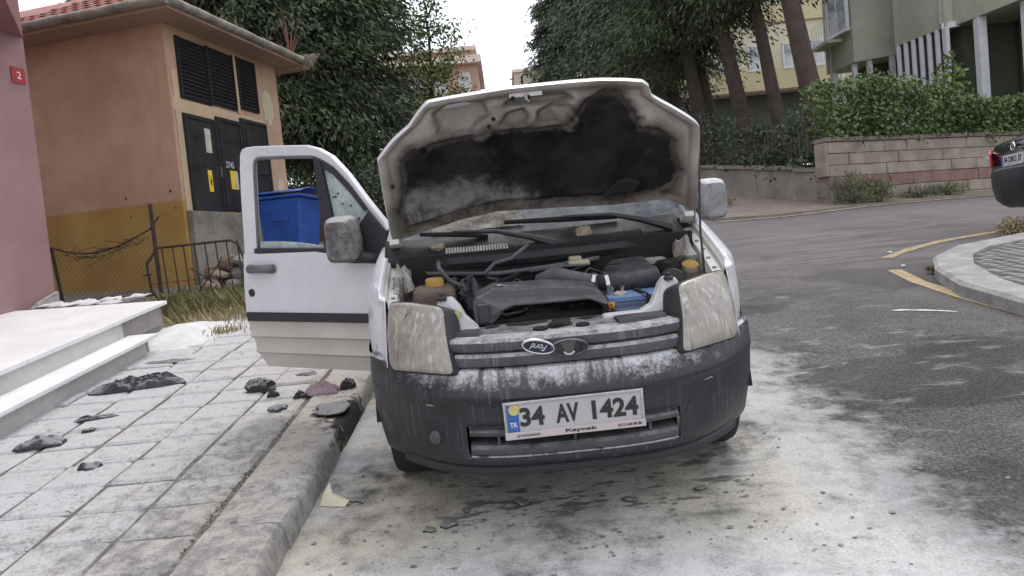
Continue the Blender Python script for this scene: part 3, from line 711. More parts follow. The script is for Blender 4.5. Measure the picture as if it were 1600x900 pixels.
def gfn():
    x, y = random.uniform(-4.35, -2.5), random.uniform(7.9, 9.4)
    return tuple(rw(x, y, .11))
grass('grass', gfn, 2600, .17, M_gr, 'ragged green grass growing at the foot of the iron gate')
grass('grass', lambda: tuple(rw(random.gauss(-3.1, .45), random.gauss(7.75, .25), .11)), 900, .11, M_gd, 'dry straw-coloured grass tufts at the end of the sidewalk')
grass('grass', lambda: tuple(rw(random.gauss(-2.85, .16), random.gauss(6.9, .1), .12)), 220, .07, M_gd, 'small dry tuft between the powdered pavers')
def moss():
    y = random.uniform(2.2, 4.6); return tuple(rw(-1.372 + random.gauss(0, .012), y, .104) if mnoise.noise(Vector((y * 2.6, 3, 1))) > -.1 else rw(-1.372, y, .05))
grass('moss', lambda: moss() if random.random() < .75 else tuple(rw(-1.1 + random.gauss(0, .05), random.gauss(3.72, .03), .10)), 800, .018, mat('green moss', (.09, .10, .045), .95, .4, 20, co='Position'), 'green moss in the joint beside the kerb stones')

# blue dumpster seen through the door window
db = thing('dumpster', 'blue metal rubbish container beside the utility building', 'dumpster', (-3.95, 12.75, gh(-3.95, 12.75)), R(-6))
M_blue = mat('blue painted steel', (.018, .075, .33), .5, .2, 3, .1, 30, dust=.25, dscale=7, top=.2, dcol=(.25, .3, .4))
mb = MB(); mb.hexa([(-.50, -.42, .16), (.50, -.42, .16), (.50, .42, .16), (-.50, .42, .16)], [(-.62, -.52, 1.16), (.62, -.52, 1.16), (.62, .52, 1.16), (-.62, .52, 1.16)]); mb.build('body', M_blue, db, bevel=.02)
MB().box((0, 0, 1.19), (1.34, 1.12, .05)).build('rim', M_blue, db, bevel=.015)
MB().grid(lambda u, v: (-.64 + 1.28 * u, -.5 + 1.06 * v, 1.215 + .14 * math.sin(math.pi * min(1, v * .62 + .12))), 4, 10).build('lid', M_blue, db, smooth='all', solid=.012)
for x in (-.25, .25): MB().tube([(x - .14, -.53, .80), (x - .14, -.58, .80), (x + .14, -.58, .80), (x + .14, -.53, .80)], .015, 6).build('handle', M_blue, db)
for x in (-.42, .42):
    for y in (-.33, .33): MB().lathe([(.0, -.03), (.09, -.03), (.09, .03), (0, .03)], Matrix.Translation((x, y, .09)) @ Matrix.Rotation(R(90), 4, 'Y'), 14).build('wheel', M_black, db)
bw = thing('garden_wall', 'low reddish brown wall behind the blue container under the trees', 'wall', (-4.6, 16.0, gh(-4.6, 16.0)))
MB().box((0, 0, .3), (5.0, .25, 1.5)).build('wall', mat('reddish brown wall', (.13, .075, .05), .95, .3, 3, .5, 30), bw)
MB().box((0, 0, 1.08), (5.1, .33, .06)).build('coping', M_plinth, bw)

# ================================================================== TREES
def bark(name, c): return mat(name, c, .95, .35, 5, 1.0, 22, co='Position', col2=sc3(c, 1.6))
M_bark = bark('brown bark', (.050, .039, .033)); M_barkr = bark('reddish bark', (.062, .044, .036))
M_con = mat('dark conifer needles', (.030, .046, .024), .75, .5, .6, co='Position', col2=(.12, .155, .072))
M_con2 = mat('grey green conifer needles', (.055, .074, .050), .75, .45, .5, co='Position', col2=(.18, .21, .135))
M_dec = mat('fresh green leaves', (.11, .16, .035), .8, .4, 1.2, co='Position', col2=(.28, .34, .11))
def trunk_mb(h, r, lean, n=9, wob=.05, seed=0):
    rs = random.Random(seed); mb = MB(); pts = []; rad = []
    for k in range(n + 1):
        t = k / n; pts.append(Vector((lean[0] * t * h + wob * rs.uniform(-1, 1) * t, lean[1] * t * h + wob * rs.uniform(-1, 1) * t, h * t))); rad.append(r * (1.25 if k == 0 else 1 - .82 * t ** 1.2))
    mb.tube(pts, rad, 10); return mb, pts
def conifer(x, y, H, r, lean, cb, cr, nleaf, label, m=M_con, mb_=M_bark, shape=.8, leaf=(.20, .05), group=None, ztop=None, seed=1, droop=.35):
    """cb: crown base height, cr: crown radius"""
    rs = np.random.default_rng(seed); t = thing('conifer_tree', label, 'tree', (x, y, gh(x, y) - .1), 0, group)
    mb, pts = trunk_mb(H, r, lean, seed=seed); mb.build('trunk', mb_, t, smooth='all')
    lim = MB(); C_, A_ = [], []
    nb = max(20, int(nleaf / 170)); per = nleaf // nb
    for b in range(nb):
        u = rs.random() ** .85; z = cb + (H - cb) * u
        rad = cr * (min(1, (1 - u) ** shape + .05)) * (min(1, .45 + u * 5)) * rs.uniform(.6, 1.12)
        a = rs.uniform(0, 2 * math.pi); k = z / H; base = np.array([lean[0] * z, lean[1] * z, z])
        d = np.array([math.cos(a), math.sin(a), 0.0]); tip = base + d * rad + np.array([0, 0, -droop * rad * rs.uniform(.2, 1)])
        mid = base + d * rad * .5 + np.array([0, 0, .12 * rad])
        if b % 2 == 0: lim.tube([base, mid, tip], [.035 + .012 * rad, .02, .006], 4, False)
        s = rs.beta(2.2, 1.3, per)[:, None]
        p = (1 - s) ** 2 * base + 2 * s * (1 - s) * mid + s ** 2 * tip
        spread = np.array([.30, .30, .15]) * (.5 + .35 * rad)
        off = rs.normal(0, 1, (per, 3)) * spread * (.45 + .55 * s); off[:, 2] -= np.abs(rs.normal(0, .12, per)) * rad * .4
        C_.append(p + off); ax = np.tile(d * .7 + np.array([0, 0, -.75]), (per, 1)) + off * .7; A_.append(ax)
    tag(lim.build('limbs', mb_, t), kind='stuff')
    leaves('crown', np.concatenate(C_), np.concatenate(A_), leaf[0], leaf[1], m, t, .45)
    return t
# left dark grove behind the utility building
LT = [(-4.35, 20.2, 11, .20, (-.01, 0), 1.9, 2.6, 40000, 'dark bushy conifer with a bare reddish trunk, right of the utility building', M_barkr),
      (-6.4, 18.6, 11, .20, (0, 0), 2.2, 3.0, 38000, 'dark conifer rising just behind the utility building roof', M_bark),
      (-8.8, 21.0, 12, .2, (0, 0), 2.5, 3.2, 24000, 'dark conifer farthest left behind the utility building', M_bark),
      (-4.1, 23.5, 12, .2, (.005, 0), .6, 2.2, 36000, 'dark conifer on the right edge of the left grove', M_bark),
      (-6.2, 25.5, 13, .2, (0, 0), .4, 3.3, 36000, 'dark conifer at the back of the left grove', M_bark),
      (-9.5, 27.5, 13, .2, (0, 0), .4, 3.6, 26000, 'dark conifer at the far back left of the left grove', M_bark)]
for i, a in enumerate(LT): conifer(a[0], a[1], a[2], a[3], a[4], a[5], a[6], a[7], a[8], M_con, a[9], .55, (.22, .065), 'dark conifers behind the utility building', seed=10 + i)
# low dark shrubs under the grove
def shrub(name, label, x, y, z, size, n, m, leaf=(.09, .05), cat='shrub', group=None, stems=6, seed=3, dz=0, up=0.0):
    rs = np.random.default_rng(seed); t = thing(name, label, cat, (x, y, z), 0, group)
    d = rs.normal(0, 1, (n, 3)); d /= np.linalg.norm(d, axis=1)[:, None]; rr = rs.random(n) ** .45
    cl = rs.normal(0, 1, (14, 3)); cl /= np.linalg.norm(cl, axis=1)[:, None]
    bumpy = 1 + .3 * np.max(d @ cl.T, axis=1) ** 6 - .15
    p = d * (rr * bumpy)[:, None] * np.array(size) + np.array([0, 0, size[2] * .9 + dz])
    p[:, 2] = np.abs(p[:, 2])
    leaves('foliage', p, d * (1 - .6 * up) + np.array([0, 0, -.2 + 1.2 * up]), leaf[0], leaf[1], m, t, .6)
    mb = MB()
    for k in range(stems):
        a = 6.28 * k / stems; mb.tube([(0, 0, -.1), (.2 * size[0] * math.cos(a), .2 * size[1] * math.sin(a), size[2] * .6), (.5 * size[0] * math.cos(a), .5 * size[1] * math.sin(a), size[2] * 1.2)], [.015, .01, .004], 4)
    tag(mb.build('stems', M_bark, t), kind='stuff'); return t
M_shr = mat('dark shrub leaves', (.03, .048, .024), .75, .5, 1.6, co='Position', col2=(.09, .125, .06))
for i, (x, y, s, lb) in enumerate(((-2.7, 15.3, (1.0, .8, .95), 'dark leafy shrub between the open van door and the bonnet'), (-5.2, 17.3, (1.4, .9, 1.0), 'dark shrub behind the blue container'), (-1.9, 18.6, (1.2, 1.0, 1.2), 'dark shrub under the right edge of the left grove'), (-3.6, 18.8, (1.3, 1.0, .9), 'dark shrub at the foot of the reddish trunk'))):
    shrub('shrub', lb, x, y, gh(x, y), s, 3200, M_shr, group='shrubs under the left grove', seed=30 + i)
# fresh green broadleaf tree in front of the distant pink block
def broadleaf(x, y, H, r, lean, cb, cr, n, label, m, seed, leaf=(.13, .09)):
    rs = np.random.default_rng(seed); t = thing('broadleaf_tree', label, 'tree', (x, y, gh(x, y) - .1)); mb, pts = trunk_mb(H * .8, r, lean, seed=seed); mb.build('trunk', M_bark, t, smooth='all')
    lim = MB(); C_ = []; A_ = []
    nb = 46
    for b in range(nb):
        u = rs.random(); z = cb + (H - cb) * u; a = rs.uniform(0, 6.28); el = rs.uniform(-.15, .7)
        k = min(1, z / (H * .8)); base = np.array([lean[0] * z, lean[1] * z, min(z * .8, H * .78)])
        tip = base + np.array([math.cos(a), math.sin(a), el]) * cr * rs.uniform(.55, 1.1) * (1 - .45 * u)
        lim.tube([base, (base + tip) / 2 + np.array([0, 0, .1]), tip], [.05, .025, .008], 4, False)
        q = n // nb; s = rs.uniform(.35, 1.08, q)[:, None]; p = base + (tip - base) * s + rs.normal(0, .24, (q, 3)) * (.6 + .5 * s); C_.append(p); A_.append(rs.normal(0, .6, (q, 3)) + np.array([0, 0, -.4]))
    tag(lim.build('limbs', M_bark, t), kind='stuff'); leaves('crown', np.concatenate(C_), np.concatenate(A_), leaf[0], leaf[1], m, t, .5); return t
broadleaf(-2.45, 28.0, 9.2, .16, (.03, 0), 1.5, 2.0, 6500, 'fresh green loose broadleaf tree in front of the distant pink block', M_dec, 51)
# right-hand row of tall leaning conifers behind the low wall
RT = [  # x, y, H, r, leanx, crown base, crown radius, leaves
    (7.55, 16.6, 11, .27, -.16, 5.2, 2.0, 7000, 'thickest leaning conifer trunk, nearest in the row right of the van'),
    (7.62, 19.2, 11.5, .20, -.13, 5.0, 2.0, 9000, 'second leaning conifer from the right, slim straight trunk'),
    (7.15, 20.4, 12, .24, -.15, 4.6, 2.2, 10000, 'third leaning conifer from the right, broad reddish trunk'),
    (7.0, 23.0, 12, .24, -.14, 4.3, 2.4, 11000, 'fourth leaning conifer from the right, trunk forked low'),
    (6.45, 22.2, 12, .24, -.13, 3.9, 2.4, 12000, 'fifth leaning conifer from the right, trunk rising from dark ivy'),
    (6.35, 25.4, 12.5, .25, -.06, 3.3, 2.6, 13000, 'sixth conifer from the right in the row, dark straight trunk'),
    (5.95, 28.6, 13, .25, -.05, 2.3, 2.7, 14000, 'seventh conifer from the right in the row, crown over the bonnet'),
    (5.3, 32.2, 13.5, .25, -.03, 1.6, 2.9, 14000, 'eighth conifer from the right in the row, greyish crown'),
    (4.65, 36.5, 13, .25, -.02, 1.2, 2.8, 14000, 'ninth conifer from the right in the row, pale grey green crown'),
    (3.6, 40.0, 11.6, .25, -.02, 1.0, 2.6, 14000, 'farthest conifer of the right row, pale crown against the sky')]
for i, (x, y, H_, r, lx, cb_, cr_, n, lb) in enumerate(RT):
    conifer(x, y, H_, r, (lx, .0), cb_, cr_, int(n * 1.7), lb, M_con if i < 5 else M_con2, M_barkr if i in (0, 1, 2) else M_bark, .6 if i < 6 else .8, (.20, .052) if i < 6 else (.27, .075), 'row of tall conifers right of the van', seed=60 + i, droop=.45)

# ================================================================== RIGHT: low wall, fence, ivy, block wall, buildings
M_rend = mat('weathered grey render', (.23, .205, .175), .95, .22, 2.0, .5, 30, co='Position', col2=(.32, .29, .25), streak=.25, dcol=(.12, .105, .09))
M_cop = mat('concrete coping', (.26, .24, .225), .95, .22, 4, .5, 30, co='Position')
lw = thing('low_wall', 'low rendered wall with worn coping, running behind the van mirror', 'wall', (6.5, 14.85, gh(6.5, 14.85)))
A = Vector((6.5, 14.85, gh(6.5, 14.85))); Bv = Vector((5.56, 20.4, gh(5.56, 20.4))); dv = (Bv - A) / 5.629
nrm = Vector((dv.y, -dv.x, 0)).normalized()
def lwp(s, o, z): p = dv * s + nrm * o; return (p.x, p.y, p.z + z)
segs = [(-.05, 1.0, .76), (1.0, 2.7, .80), (2.7, 4.6, .82), (4.6, 7.2, .84), (7.2, 10.5, .85), (10.5, 15, .86)]
for i, (s0, s1, h) in enumerate(segs):
    MB().hexa([lwp(s0, 0, -.3), lwp(s1 - .008, 0, -.3), lwp(s1 - .008, .25, -.3), lwp(s0, .25, -.3)], [lwp(s0, 0, h - .09), lwp(s1 - .008, 0, h - .09), lwp(s1 - .008, .25, h - .09), lwp(s0, .25, h - .09)]).build('wall_panel', M_rend, lw, bevel=.01)
    for k in range(max(1, int((s1 - s0) / .9))):
        n_ = max(1, int((s1 - s0) / .9)); a0 = s0 + (s1 - s0) * k / n_ + .006; a1 = s0 + (s1 - s0) * (k + 1) / n_ - .006
        MB().hexa([lwp(a0, -.05, h - .088), lwp(a1, -.05, h - .088), lwp(a1, .3, h - .088), lwp(a0, .3, h - .088)], [lwp(a0, -.05, h), lwp(a1, -.05, h), lwp(a1, .3, h), lwp(a0, .3, h)]).build('coping', M_cop, lw, bevel=.012)
for k in range(7): MB().lump((0, 0, 0), (.14, .1, .09), k + 90, 6, .5).build('stone', M_st[k % 2], lw, smooth=True).location = lwp(-.12 + .07 * (k % 3), -.02, .08 + .11 * k)
fe = thing('iron_fence', 'dark iron picket fence on the low wall, half hidden by ivy', 'fence', (6.5, 14.85, gh(6.5, 14.85)))
for k in range(84):
    s = .1 + k * .155; MB().tube([lwp(s, .12, .78), lwp(s, .12, 1.72)], .011, 4).build('picket', M_rust, fe)
for z in (.95, 1.6): MB().tube([lwp(0, .12, z), lwp(13.2, .12, z)], .014, 4).build('rail', M_rust, fe)
M_ivy = mat('dark ivy leaves', (.026, .044, .024), .6, .5, 1.4, co='Position', col2=(.085, .125, .065))
M_ivyg = mat('green vine leaves', (.055, .095, .025), .6, .45, 1.5, co='Position', col2=(.15, .21, .065))
def ivy(name, label, fnp, n, m, leaf, stemfn=None):
    t = thing(name, label, 'hedge', fnp(.5, 0, 0, base=True)); o = Vector(t.location); P, A_ = [], []
    for _ in range(n): p, a = fnp(random.random(), random.random(), random.gauss(0, 1)); P.append(p); A_.append(a)
    leaves('foliage', np.array(P) - np.array(o), np.array(A_), leaf, leaf * .85, m, t, .6, .15)
    mb = MB()
    for k in range(30):
        u = random.random(); a = [Vector(fnp(u + random.uniform(-.01, .01) * j, j / 5, 0)[0]) - o for j in range(6)]; mb.tube(a, .008, 3, False)
    tag(mb.build('stems', M_bark, t), kind='stuff'); return t
def ivy_low(u, v, g, base=False):
    s = 12.5 * u; hgt = .55 + .75 * (0.5 + .5 * math.sin(s * 1.9 + 1) * math.sin(s * .8)) ; p = A + Vector(lwp(s, .12 + .16 * g, .70 + (hgt + .35) * v ** .9 - .25 * (mnoise.noise(Vector((s * 2, 0, 3))) > .2) * (v < .1)))
    if base: return tuple(A + Vector(lwp(s, .12, .8)))
    gap = mnoise.noise(Vector((s * 1.1, v * 2.0, 7)))
    if gap < -.18: p.z = p.z * .0 + (A + Vector(lwp(s, 0, .78 + .25 * random.random()))).z
    return tuple(p), (-.6, -.3, -.6)
ivy('ivy_hedge', 'dark ivy climbing the iron fence on the low wall', ivy_low, 5200, M_ivy, .095)

# block wall along the side street
bl = thing('block_wall', 'concrete block wall with one reddish course, behind the black car', 'wall', (6.43, 14.36, 1.72))
wd = Vector((.912, .409, 0)).normalized(); wnrm = Vector((-wd.y, wd.x, 0))
bl.rotation_euler = (0, 0, math.atan2(wd.y, wd.x))
M_blk = mat('tan grey block', (.27, .215, .172), .95, .25, 3, .6, 30, co='Position', col2=(.36, .30, .245), streak=.2, dcol=(.15, .13, .115))
M_blkr = mat('reddish block', (.22, .125, .105), .95, .2, 3, .6, 30, co='Position', col2=(.27, .18, .16))
M_mort = mat('dark mortar', (.19, .165, .15), .95, .2, 8, .4, 40, co='Position')
WL = 8.6; ch = [(-.12, .12), (.12, .36), (.36, .60), (.60, .83), (.83, 1.06), (1.06, 1.29)]
MB().box((WL / 2, .16, .58), (WL - .02, .26, 1.40)).build('core', M_mort, bl)
bm_cache = {}
for r, (za, zb) in enumerate(ch):
    x = -(.0 if r % 2 else .28); random.seed(100 + r)
    while x < WL:
        w = random.uniform(.55, .85); x1 = min(x + w, WL); xa = max(x, 0)
        if x1 - xa > .06:
            d = random.uniform(-.012, .012)
            MB().box(((xa + x1) / 2, .012 + d, (za + zb) / 2), (x1 - xa - .007, .06, zb - za - .007)).build('block', M_blkr if r == 2 or (r == 2 and random.random() < .1) else M_blk, bl, bevel=.012, seg=1)
        x = x1
MB().box((-.03, .14, .95), (.055, .3, .66)).build('end_block', M_blk, bl, bevel=.015)
x = -.05; random.seed(5)
while x < WL:
    MB().box((x + .44, .13, 1.335), (.868, .36, .085)).build('coping', mat('reddish coping', (.20, .155, .14), .95, .25, 4, .5, 30, co='Position'), bl, bevel=.015); x += .88
def ivy_high(u, v, g, base=False):
    s = 8.4 * u; top = 1.02 + .25 * math.sin(s * .9) + .14 * mnoise.noise(Vector((s * 2.3, 1, 0)))
    bot = -.05 - (.22 if mnoise.noise(Vector((s * 1.7, 5, 2))) > .22 else 0) * random.random()
    p = Vector((6.43, 14.36, 3.1)) + wd * s + wnrm * (.16 + .17 * g) + Vector((0, 0, bot + (top - bot) * v))
    p -= wd * (.35 * (v > .55) * (s < .6) * random.random())
    if base: return (p.x, p.y, 3.1)
    return tuple(p), (.35 * random.gauss(0, 1), -.8, -.55)
ivy('vine_hedge', 'bright green vine hedge overhanging the block wall', ivy_high, 15000, M_ivyg, .085)
M_wd = mat('weed green', (.07, .10, .04), .85, .4, 4, co='Position', col2=(.19, .21, .10))
# wild weeds at the foot of the block wall
for i, (x, y, s, n, lb) in enumerate(((6.75, 14.15, (.50, .3, .34), 640, 'tall green weeds at the corner where both walls meet'), (7.35, 14.32, (.42, .28, .26), 480, 'feathery weeds beside the wall corner clump'), (8.5, 14.95, (.35, .2, .13), 260, 'low yellow green weeds under the reddish course'), (9.3, 15.3, (.4, .2, .16), 300, 'low weeds near the black car tail light'))):
    t = shrub('weeds', lb, x, y, gh(x, y) + .03, s, n, M_wd, (.15, .016), 'weeds', 'weeds at the foot of the block wall', 8, 80 + i, 0, .9)
tf = on(6.2, 7.9, .1)
shrub('weeds', 'yellowish tuft at the right frame edge on the corner kerb', 6.15, 8.75, gh(6.15, 8.75) + .02, (.22, .2, .12), 350, M_gd, (.09, .02), 'weeds', None, 6, 95)
shrub('weeds', 'small dry tuft on the pavement just right of the van mirror', 4.75, 16.0, gh(4.75, 16.0) + .05, (.3, .25, .14), 400, M_gd, (.10, .025), 'weeds', None, 6, 96)
shrub('weeds', 'tiny green tuft at the tip of the right kerb', 4.18, 7.05, gh(4.18, 7.05), (.10, .1, .05), 160, M_gr, (.06, .015), 'weeds', None, 4, 97)
# terrace soil behind the walls
tr = MB(); tr.add([tuple(Vector((6.43, 14.36, 2.95)) + wd * -.1 + wnrm * .3), tuple(Vector((6.43, 14.36, 2.95)) + wd * 14 + wnrm * .3), (30, 30, 3.4), (30, 60, 4), (9, 60, 6.2), (6.4, 21, 3.1), (6.9, 15.6, 2.7)], [(0, 1, 2, 3, 4, 5, 6)])
tag(tr.build('terrace', M_dirt), 'raised garden soil behind the walls', kind='structure')

M_gb = mat('grey green render', (.36, .365, .29), .93, .10, .8, .2, 25, co='Position', col2=(.44, .445, .36), streak=.15, dcol=(.2, .2, .15))
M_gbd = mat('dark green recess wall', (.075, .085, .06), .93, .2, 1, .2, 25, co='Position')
M_white = mat('white painted frame', (.66, .66, .68), .6, .08, 5)
M_dglass = mat('dark window glass', (.05, .055, .06), .15, .3, 3, col2=(.11, .115, .125))
gb = thing('apartment_building', 'grey green apartment block with overhanging upper floors above the vine hedge', 'building', (12.2, 21.0, 3.1))
O_ = Vector((12.2, 21.0, 3.1))
def gpnt(x, y, z): return tuple(Vector((x, y, z)) - O_)
def gprism(name, pts, za, zb, m): return MB().prism([gpnt(x, y, za) for x, y in pts], (0, 0, zb - za)).build(name, m, gb)
gprism('upper_wall', [(12.223, 22.327), (12.642, 20.488), (20, 20.488), (20, 22.327)], 6.5, 15, M_gb)
gprism('upper_wall', [(12.88, 20.46), (13.9, 15.6), (21, 15.6), (21, 20.46)], 6.5, 15, M_gb)
gprism('upper_wall', [(11.579, 25.63), (11.751, 23.961), (12.9, 23.37), (16, 23.4), (16, 25.63)], 6.5, 15, M_gb)
gprism('ledge', [(12.58, 20.56), (12.86, 20.40), (13.0, 20.40), (13.0, 20.6)], 6.46, 6.62, M_white)
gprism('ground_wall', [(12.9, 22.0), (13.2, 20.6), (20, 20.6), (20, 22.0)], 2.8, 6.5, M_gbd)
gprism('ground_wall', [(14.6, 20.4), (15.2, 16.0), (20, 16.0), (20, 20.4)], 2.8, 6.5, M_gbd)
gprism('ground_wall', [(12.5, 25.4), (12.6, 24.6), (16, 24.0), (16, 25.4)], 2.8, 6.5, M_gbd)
a, b = Vector((12.25, 22.25)), Vector((12.64, 20.52))
win = MB().prism([gpnt(a.x + .1, a.y, 4.0), gpnt(b.x + .1, b.y, 4.0), gpnt(b.x + .1, b.y, 6.5), gpnt(a.x + .1, a.y, 6.5)], (.05, 0, 0)).build('window', M_dglass, gb)
for k in range(7):
    p = a.lerp(b, k / 6); w = .05 if k < 6 else .11
    MB().box(gpnt(p.x + .02, p.y, 5.2), (.10, w * 1.6, 2.6)).build('mullion', M_white, win)
MB().prism([gpnt(a.x - .01, a.y, 4.35), gpnt(b.x - .01, b.y, 4.35), gpnt(b.x - .01, b.y, 4.42), gpnt(a.x - .01, a.y, 4.42)], (.08, 0, 0)).build('sill', M_white, win)
for k, (x, y) in enumerate(((13.15, 19.8), (13.5, 18.6), (13.7, 17.9), (13.95, 17.0))):
    MB().box(gpnt(x, y, 4.65), (.22 if k == 0 else .12, .22 if k == 0 else .12, 3.7)).build('column', M_white, gb)
MB().tube([gpnt(12.60, 20.62, 6.6), gpnt(12.60, 20.62, 15)], .045, 8).build('downpipe', mat('grey pipe', (.35, .35, .33), .6, .1), gb)
MB().tube([gpnt(11.55, 25.2, 4), gpnt(11.55, 25.2, 15)], .045, 8).build('downpipe', mat('grey pipe', (.35, .35, .33), .6, .1), gb)
for k, (x, y) in enumerate(((11.7, 25.3), (11.85, 24.2), (12.2, 23.9), (12.75, 23.55))): MB().box(gpnt(x, y, 4.65), (.14, .14, 3.7)).build('column', M_white, gb)
def window(par, P, w, h, ux, nrm_, panes=2, m=M_white):
    ux = Vector(ux).normalized(); nv = Vector(nrm_).normalized(); P = Vector(P); Mx = Matrix(((ux.x, nv.x, 0, P.x), (ux.y, nv.y, 0, P.y), (0, 0, 1, P.z), (0, 0, 0, 1)))
    f = MB(); t_ = .07
    f.box((-w / 2, 0, 0), (t_, .1, h)).box((w / 2, 0, 0), (t_, .1, h)).box((0, 0, h / 2), (w + t_, .1, t_)).box((0, 0, -h / 2), (w + t_, .14, t_))
    for k in range(1, panes): f.box((-w / 2 + w * k / panes, 0, 0), (.05, .08, h))
    o = f.build('window', m, par, M=Mx)
    for k in range(panes): MB().box((-w / 2 + w * (k + .5) / panes, .031, 0), (w / panes - .05, .012, h - .06)).build('pane', M_curt, o)
    MB().box((0, .06, -h / 2 - .05), (w + .2, .12, .05)).build('sill', m, o)
    return o
M_curt = mat('curtained glass', (.30, .32, .34), .25, .35, 1.5, col2=(.58, .59, .60))
window(gb, gpnt(11.60, 24.6, 8.35), 1.1, 1.5, (.1, -1, 0), (-1, -.1, 0), 2)
window(gb, gpnt(11.60, 24.6, 11.3), 1.1, 1.5, (.1, -1, 0), (-1, -.1, 0), 2)
bal = MB().box(gpnt(11.35, 25.0, 7.35), (.5, 1.2, .1)).build('balcony', M_gb, gb)
for k in range(7): MB().tube([gpnt(11.12, 24.45 + .18 * k, 7.4), gpnt(11.12, 24.45 + .18 * k, 8.1)], .012, 4).build('baluster', M_white, bal)
# slim broadleaf sapling on the terrace between hedge and windows
shrub('shrub', 'light green sapling in front of the white window columns', 11.6, 18.7, 3.0, (.45, .4, 1.0), 420, M_dec, (.14, .09), group=None, seed=120, dz=.6)
shrub('shrub', 'green creeper hanging in the recess left of the white window columns', 11.7, 22.9, 3.1, (.6, .5, 1.1), 900, M_ivyg, (.14, .1), group=None, seed=121, dz=.8)

cr_ = thing('cream_building', 'cream apartment block with white windows seen between the leaning trunks', 'building', (14, 36, 5.0))
M_cream = mat('cream render', (.56, .48, .30), .93, .08, .8, .1, 25, co='Position'); M_cream2 = mat('pale cream render', (.62, .56, .42), .93, .08, .8, .1, 25, co='Position')
MB().box((2.2, 3, 8.0), (16, 6, 10.0)).build('wall', M_cream2, cr_)
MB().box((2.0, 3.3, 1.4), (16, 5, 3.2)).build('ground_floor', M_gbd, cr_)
for z in (3.55, 6.75, 9.9): MB().box((2.2, -.05, z), (16, .12, 1.0)).build('spandrel', M_cream, cr_)
for x in (-4.5, -2.6, -1.0, .68, 2.1):
    for z in (4.62, 6.85 + .95, 10.95): window(cr_, (x, -.02, z), 1.0, 1.15, (1, 0, 0), (0, -1, 0), 2)
MB().tube([(2.95, -.12, 0), (2.95, -.12, 12)], .08, 8).build('downpipe', M_white, cr_)
# distant blocks
dist = thing('distant_block', 'distant pinkish apartment block with projecting eaves against the sky', 'building', (-4.4, 52, gh(-4.4, 52)))
M_dp = mat('distant pink render', (.40, .25, .19), .95, .12, .6, co='Position'); M_dl = mat('distant pale trim', (.62, .52, .45), .95, .1, .6, co='Position')
Zd = gh(-4.4, 52)
MB().box((0, 4, 4.4), (6.9, 8, 8.8)).build('wall', M_dp, dist)
MB().box((-.02, 3.9, 8.95), (7.6, 8.9, .5)).build('roof_slab', M_dl, dist)
MB().box((.0, 3.8, 9.4), (6.2, 7, .6)).build('attic', M_dp, dist)
MB().box((.1, 3.8, 9.85), (6.8, 7.6, .25)).build('roof_slab', M_dl, dist)
for z in (2.6, 5.0, 7.5):
    for x in (-2.6, -.9, .8, 2.5): window(dist, (x, -.02, z), .8, 1.2, (1, 0, 0), (0, -1, 0), 1, M_dl)
    MB().box((1.65, -.35, z - .85), (2.6, .7, .15)).build('balcony', M_dl, dist)
MB().tube([(2.6, 3, 9.9), (2.6, 3, 11.0), (3.3, 3, 11.0), (3.3, 3, 9.9)], .05, 5).build('roof_frame', M_dl, dist)
d2 = thing('distant_block', 'distant tan block just showing left of the pale conifer crowns', 'building', (5.0, 75, gh(5, 75)))
MB().box((0, 3, 6.2), (5.4, 6, 12.4)).build('wall', mat('distant tan render', (.42, .36, .28), .95, .1, .6, co='Position'), d2)
MB().box((0, 3, 12.5), (5.8, 6.4, .3)).build('roof_slab', M_dl, d2)
for x in (-1.6, 0, 1.6):
    for z in (6, 9): window(d2, (x, -.02, z), .9, 1.2, (1, 0, 0), (0, -1, 0), 1, M_dl)
lp = thing('street_lamp', 'thin dark lamp post top just above the bonnet edge', 'street lamp', (1.05, 26, gh(1.05, 26)))
MB().tube([(0, 0, 0), (0, 0, 4.35)], [.06, .035], 8).build('pole', M_black, lp); MB().tube([(0, 0, 4.3), (.04, 0, 4.38), (.12, 0, 4.4)], .03, 6).build('arm', M_black, lp); MB().box((.17, 0, 4.4), (.14, .1, .05)).build('lamp_head', M_black, lp, bevel=.02)
tag(lp, 'thin dark street lamp standing in the street beyond the van', 'street lamp')

# ================================================================== THE VAN
van = thing('delivery_van', 'white burnt van with raised bonnet and one open front door, covered in powder', 'van', (0.192, 2.70, 0), R(0.4), road=True)
M_wp = mat('white van paint', (.60, .60, .625), .32, .05, 2.0, 0, 60, dust=.25, dscale=6, top=.1, dcol=(.5, .49, .46), coat=.4)
M_wpd = mat('dirty white paint', (.52, .51, .48), .5, .12, 3.0, .05, 60, dust=.45, dscale=8, top=.05, dcol=(.34, .315, .27))
M_bump = mat('dark grey bumper plastic', (.021, .022, .026), .44, .25, 5, .12, 160, dust=.95, dscale=17, streak=.30, top=.80, runs=True, dcol=(.56, .55, .56))
M_bumpv = mat('grey bumper slats', (.06, .06, .065), .5, .3, 6, .1, 120, dust=.55, dscale=22, streak=.15, top=.3, dcol=(.30, .29, .29))
M_grille = mat('dusted grille bar', (.07, .07, .077), .55, .3, 7, .15, 120, dust=.85, dscale=24, streak=.45, top=.34, dcol=(.46, .45, .45))
M_dark = mat('sooty black plastic', (.020, .020, .022), .6, .4, 7, .2, 60, dust=.35, dscale=9, top=.25, dcol=(.17, .165, .165))
M_soot = mat('burnt black metal', (.011, .010, .010), .9, .5, 6, .4, 40, dust=.14, dscale=8, top=.2, dcol=(.09, .085, .08))
M_trim = mat('black rubber trim', (.022, .022, .025), .6, .25, 5, .1, 80, dust=.25, dscale=8, top=.1, dcol=(.2, .2, .2))
M_steel = mat('dull steel rim', (.30, .30, .31), .45, .2, 6, metal=.6, dust=.4, dscale=8, dcol=(.2, .19, .18))
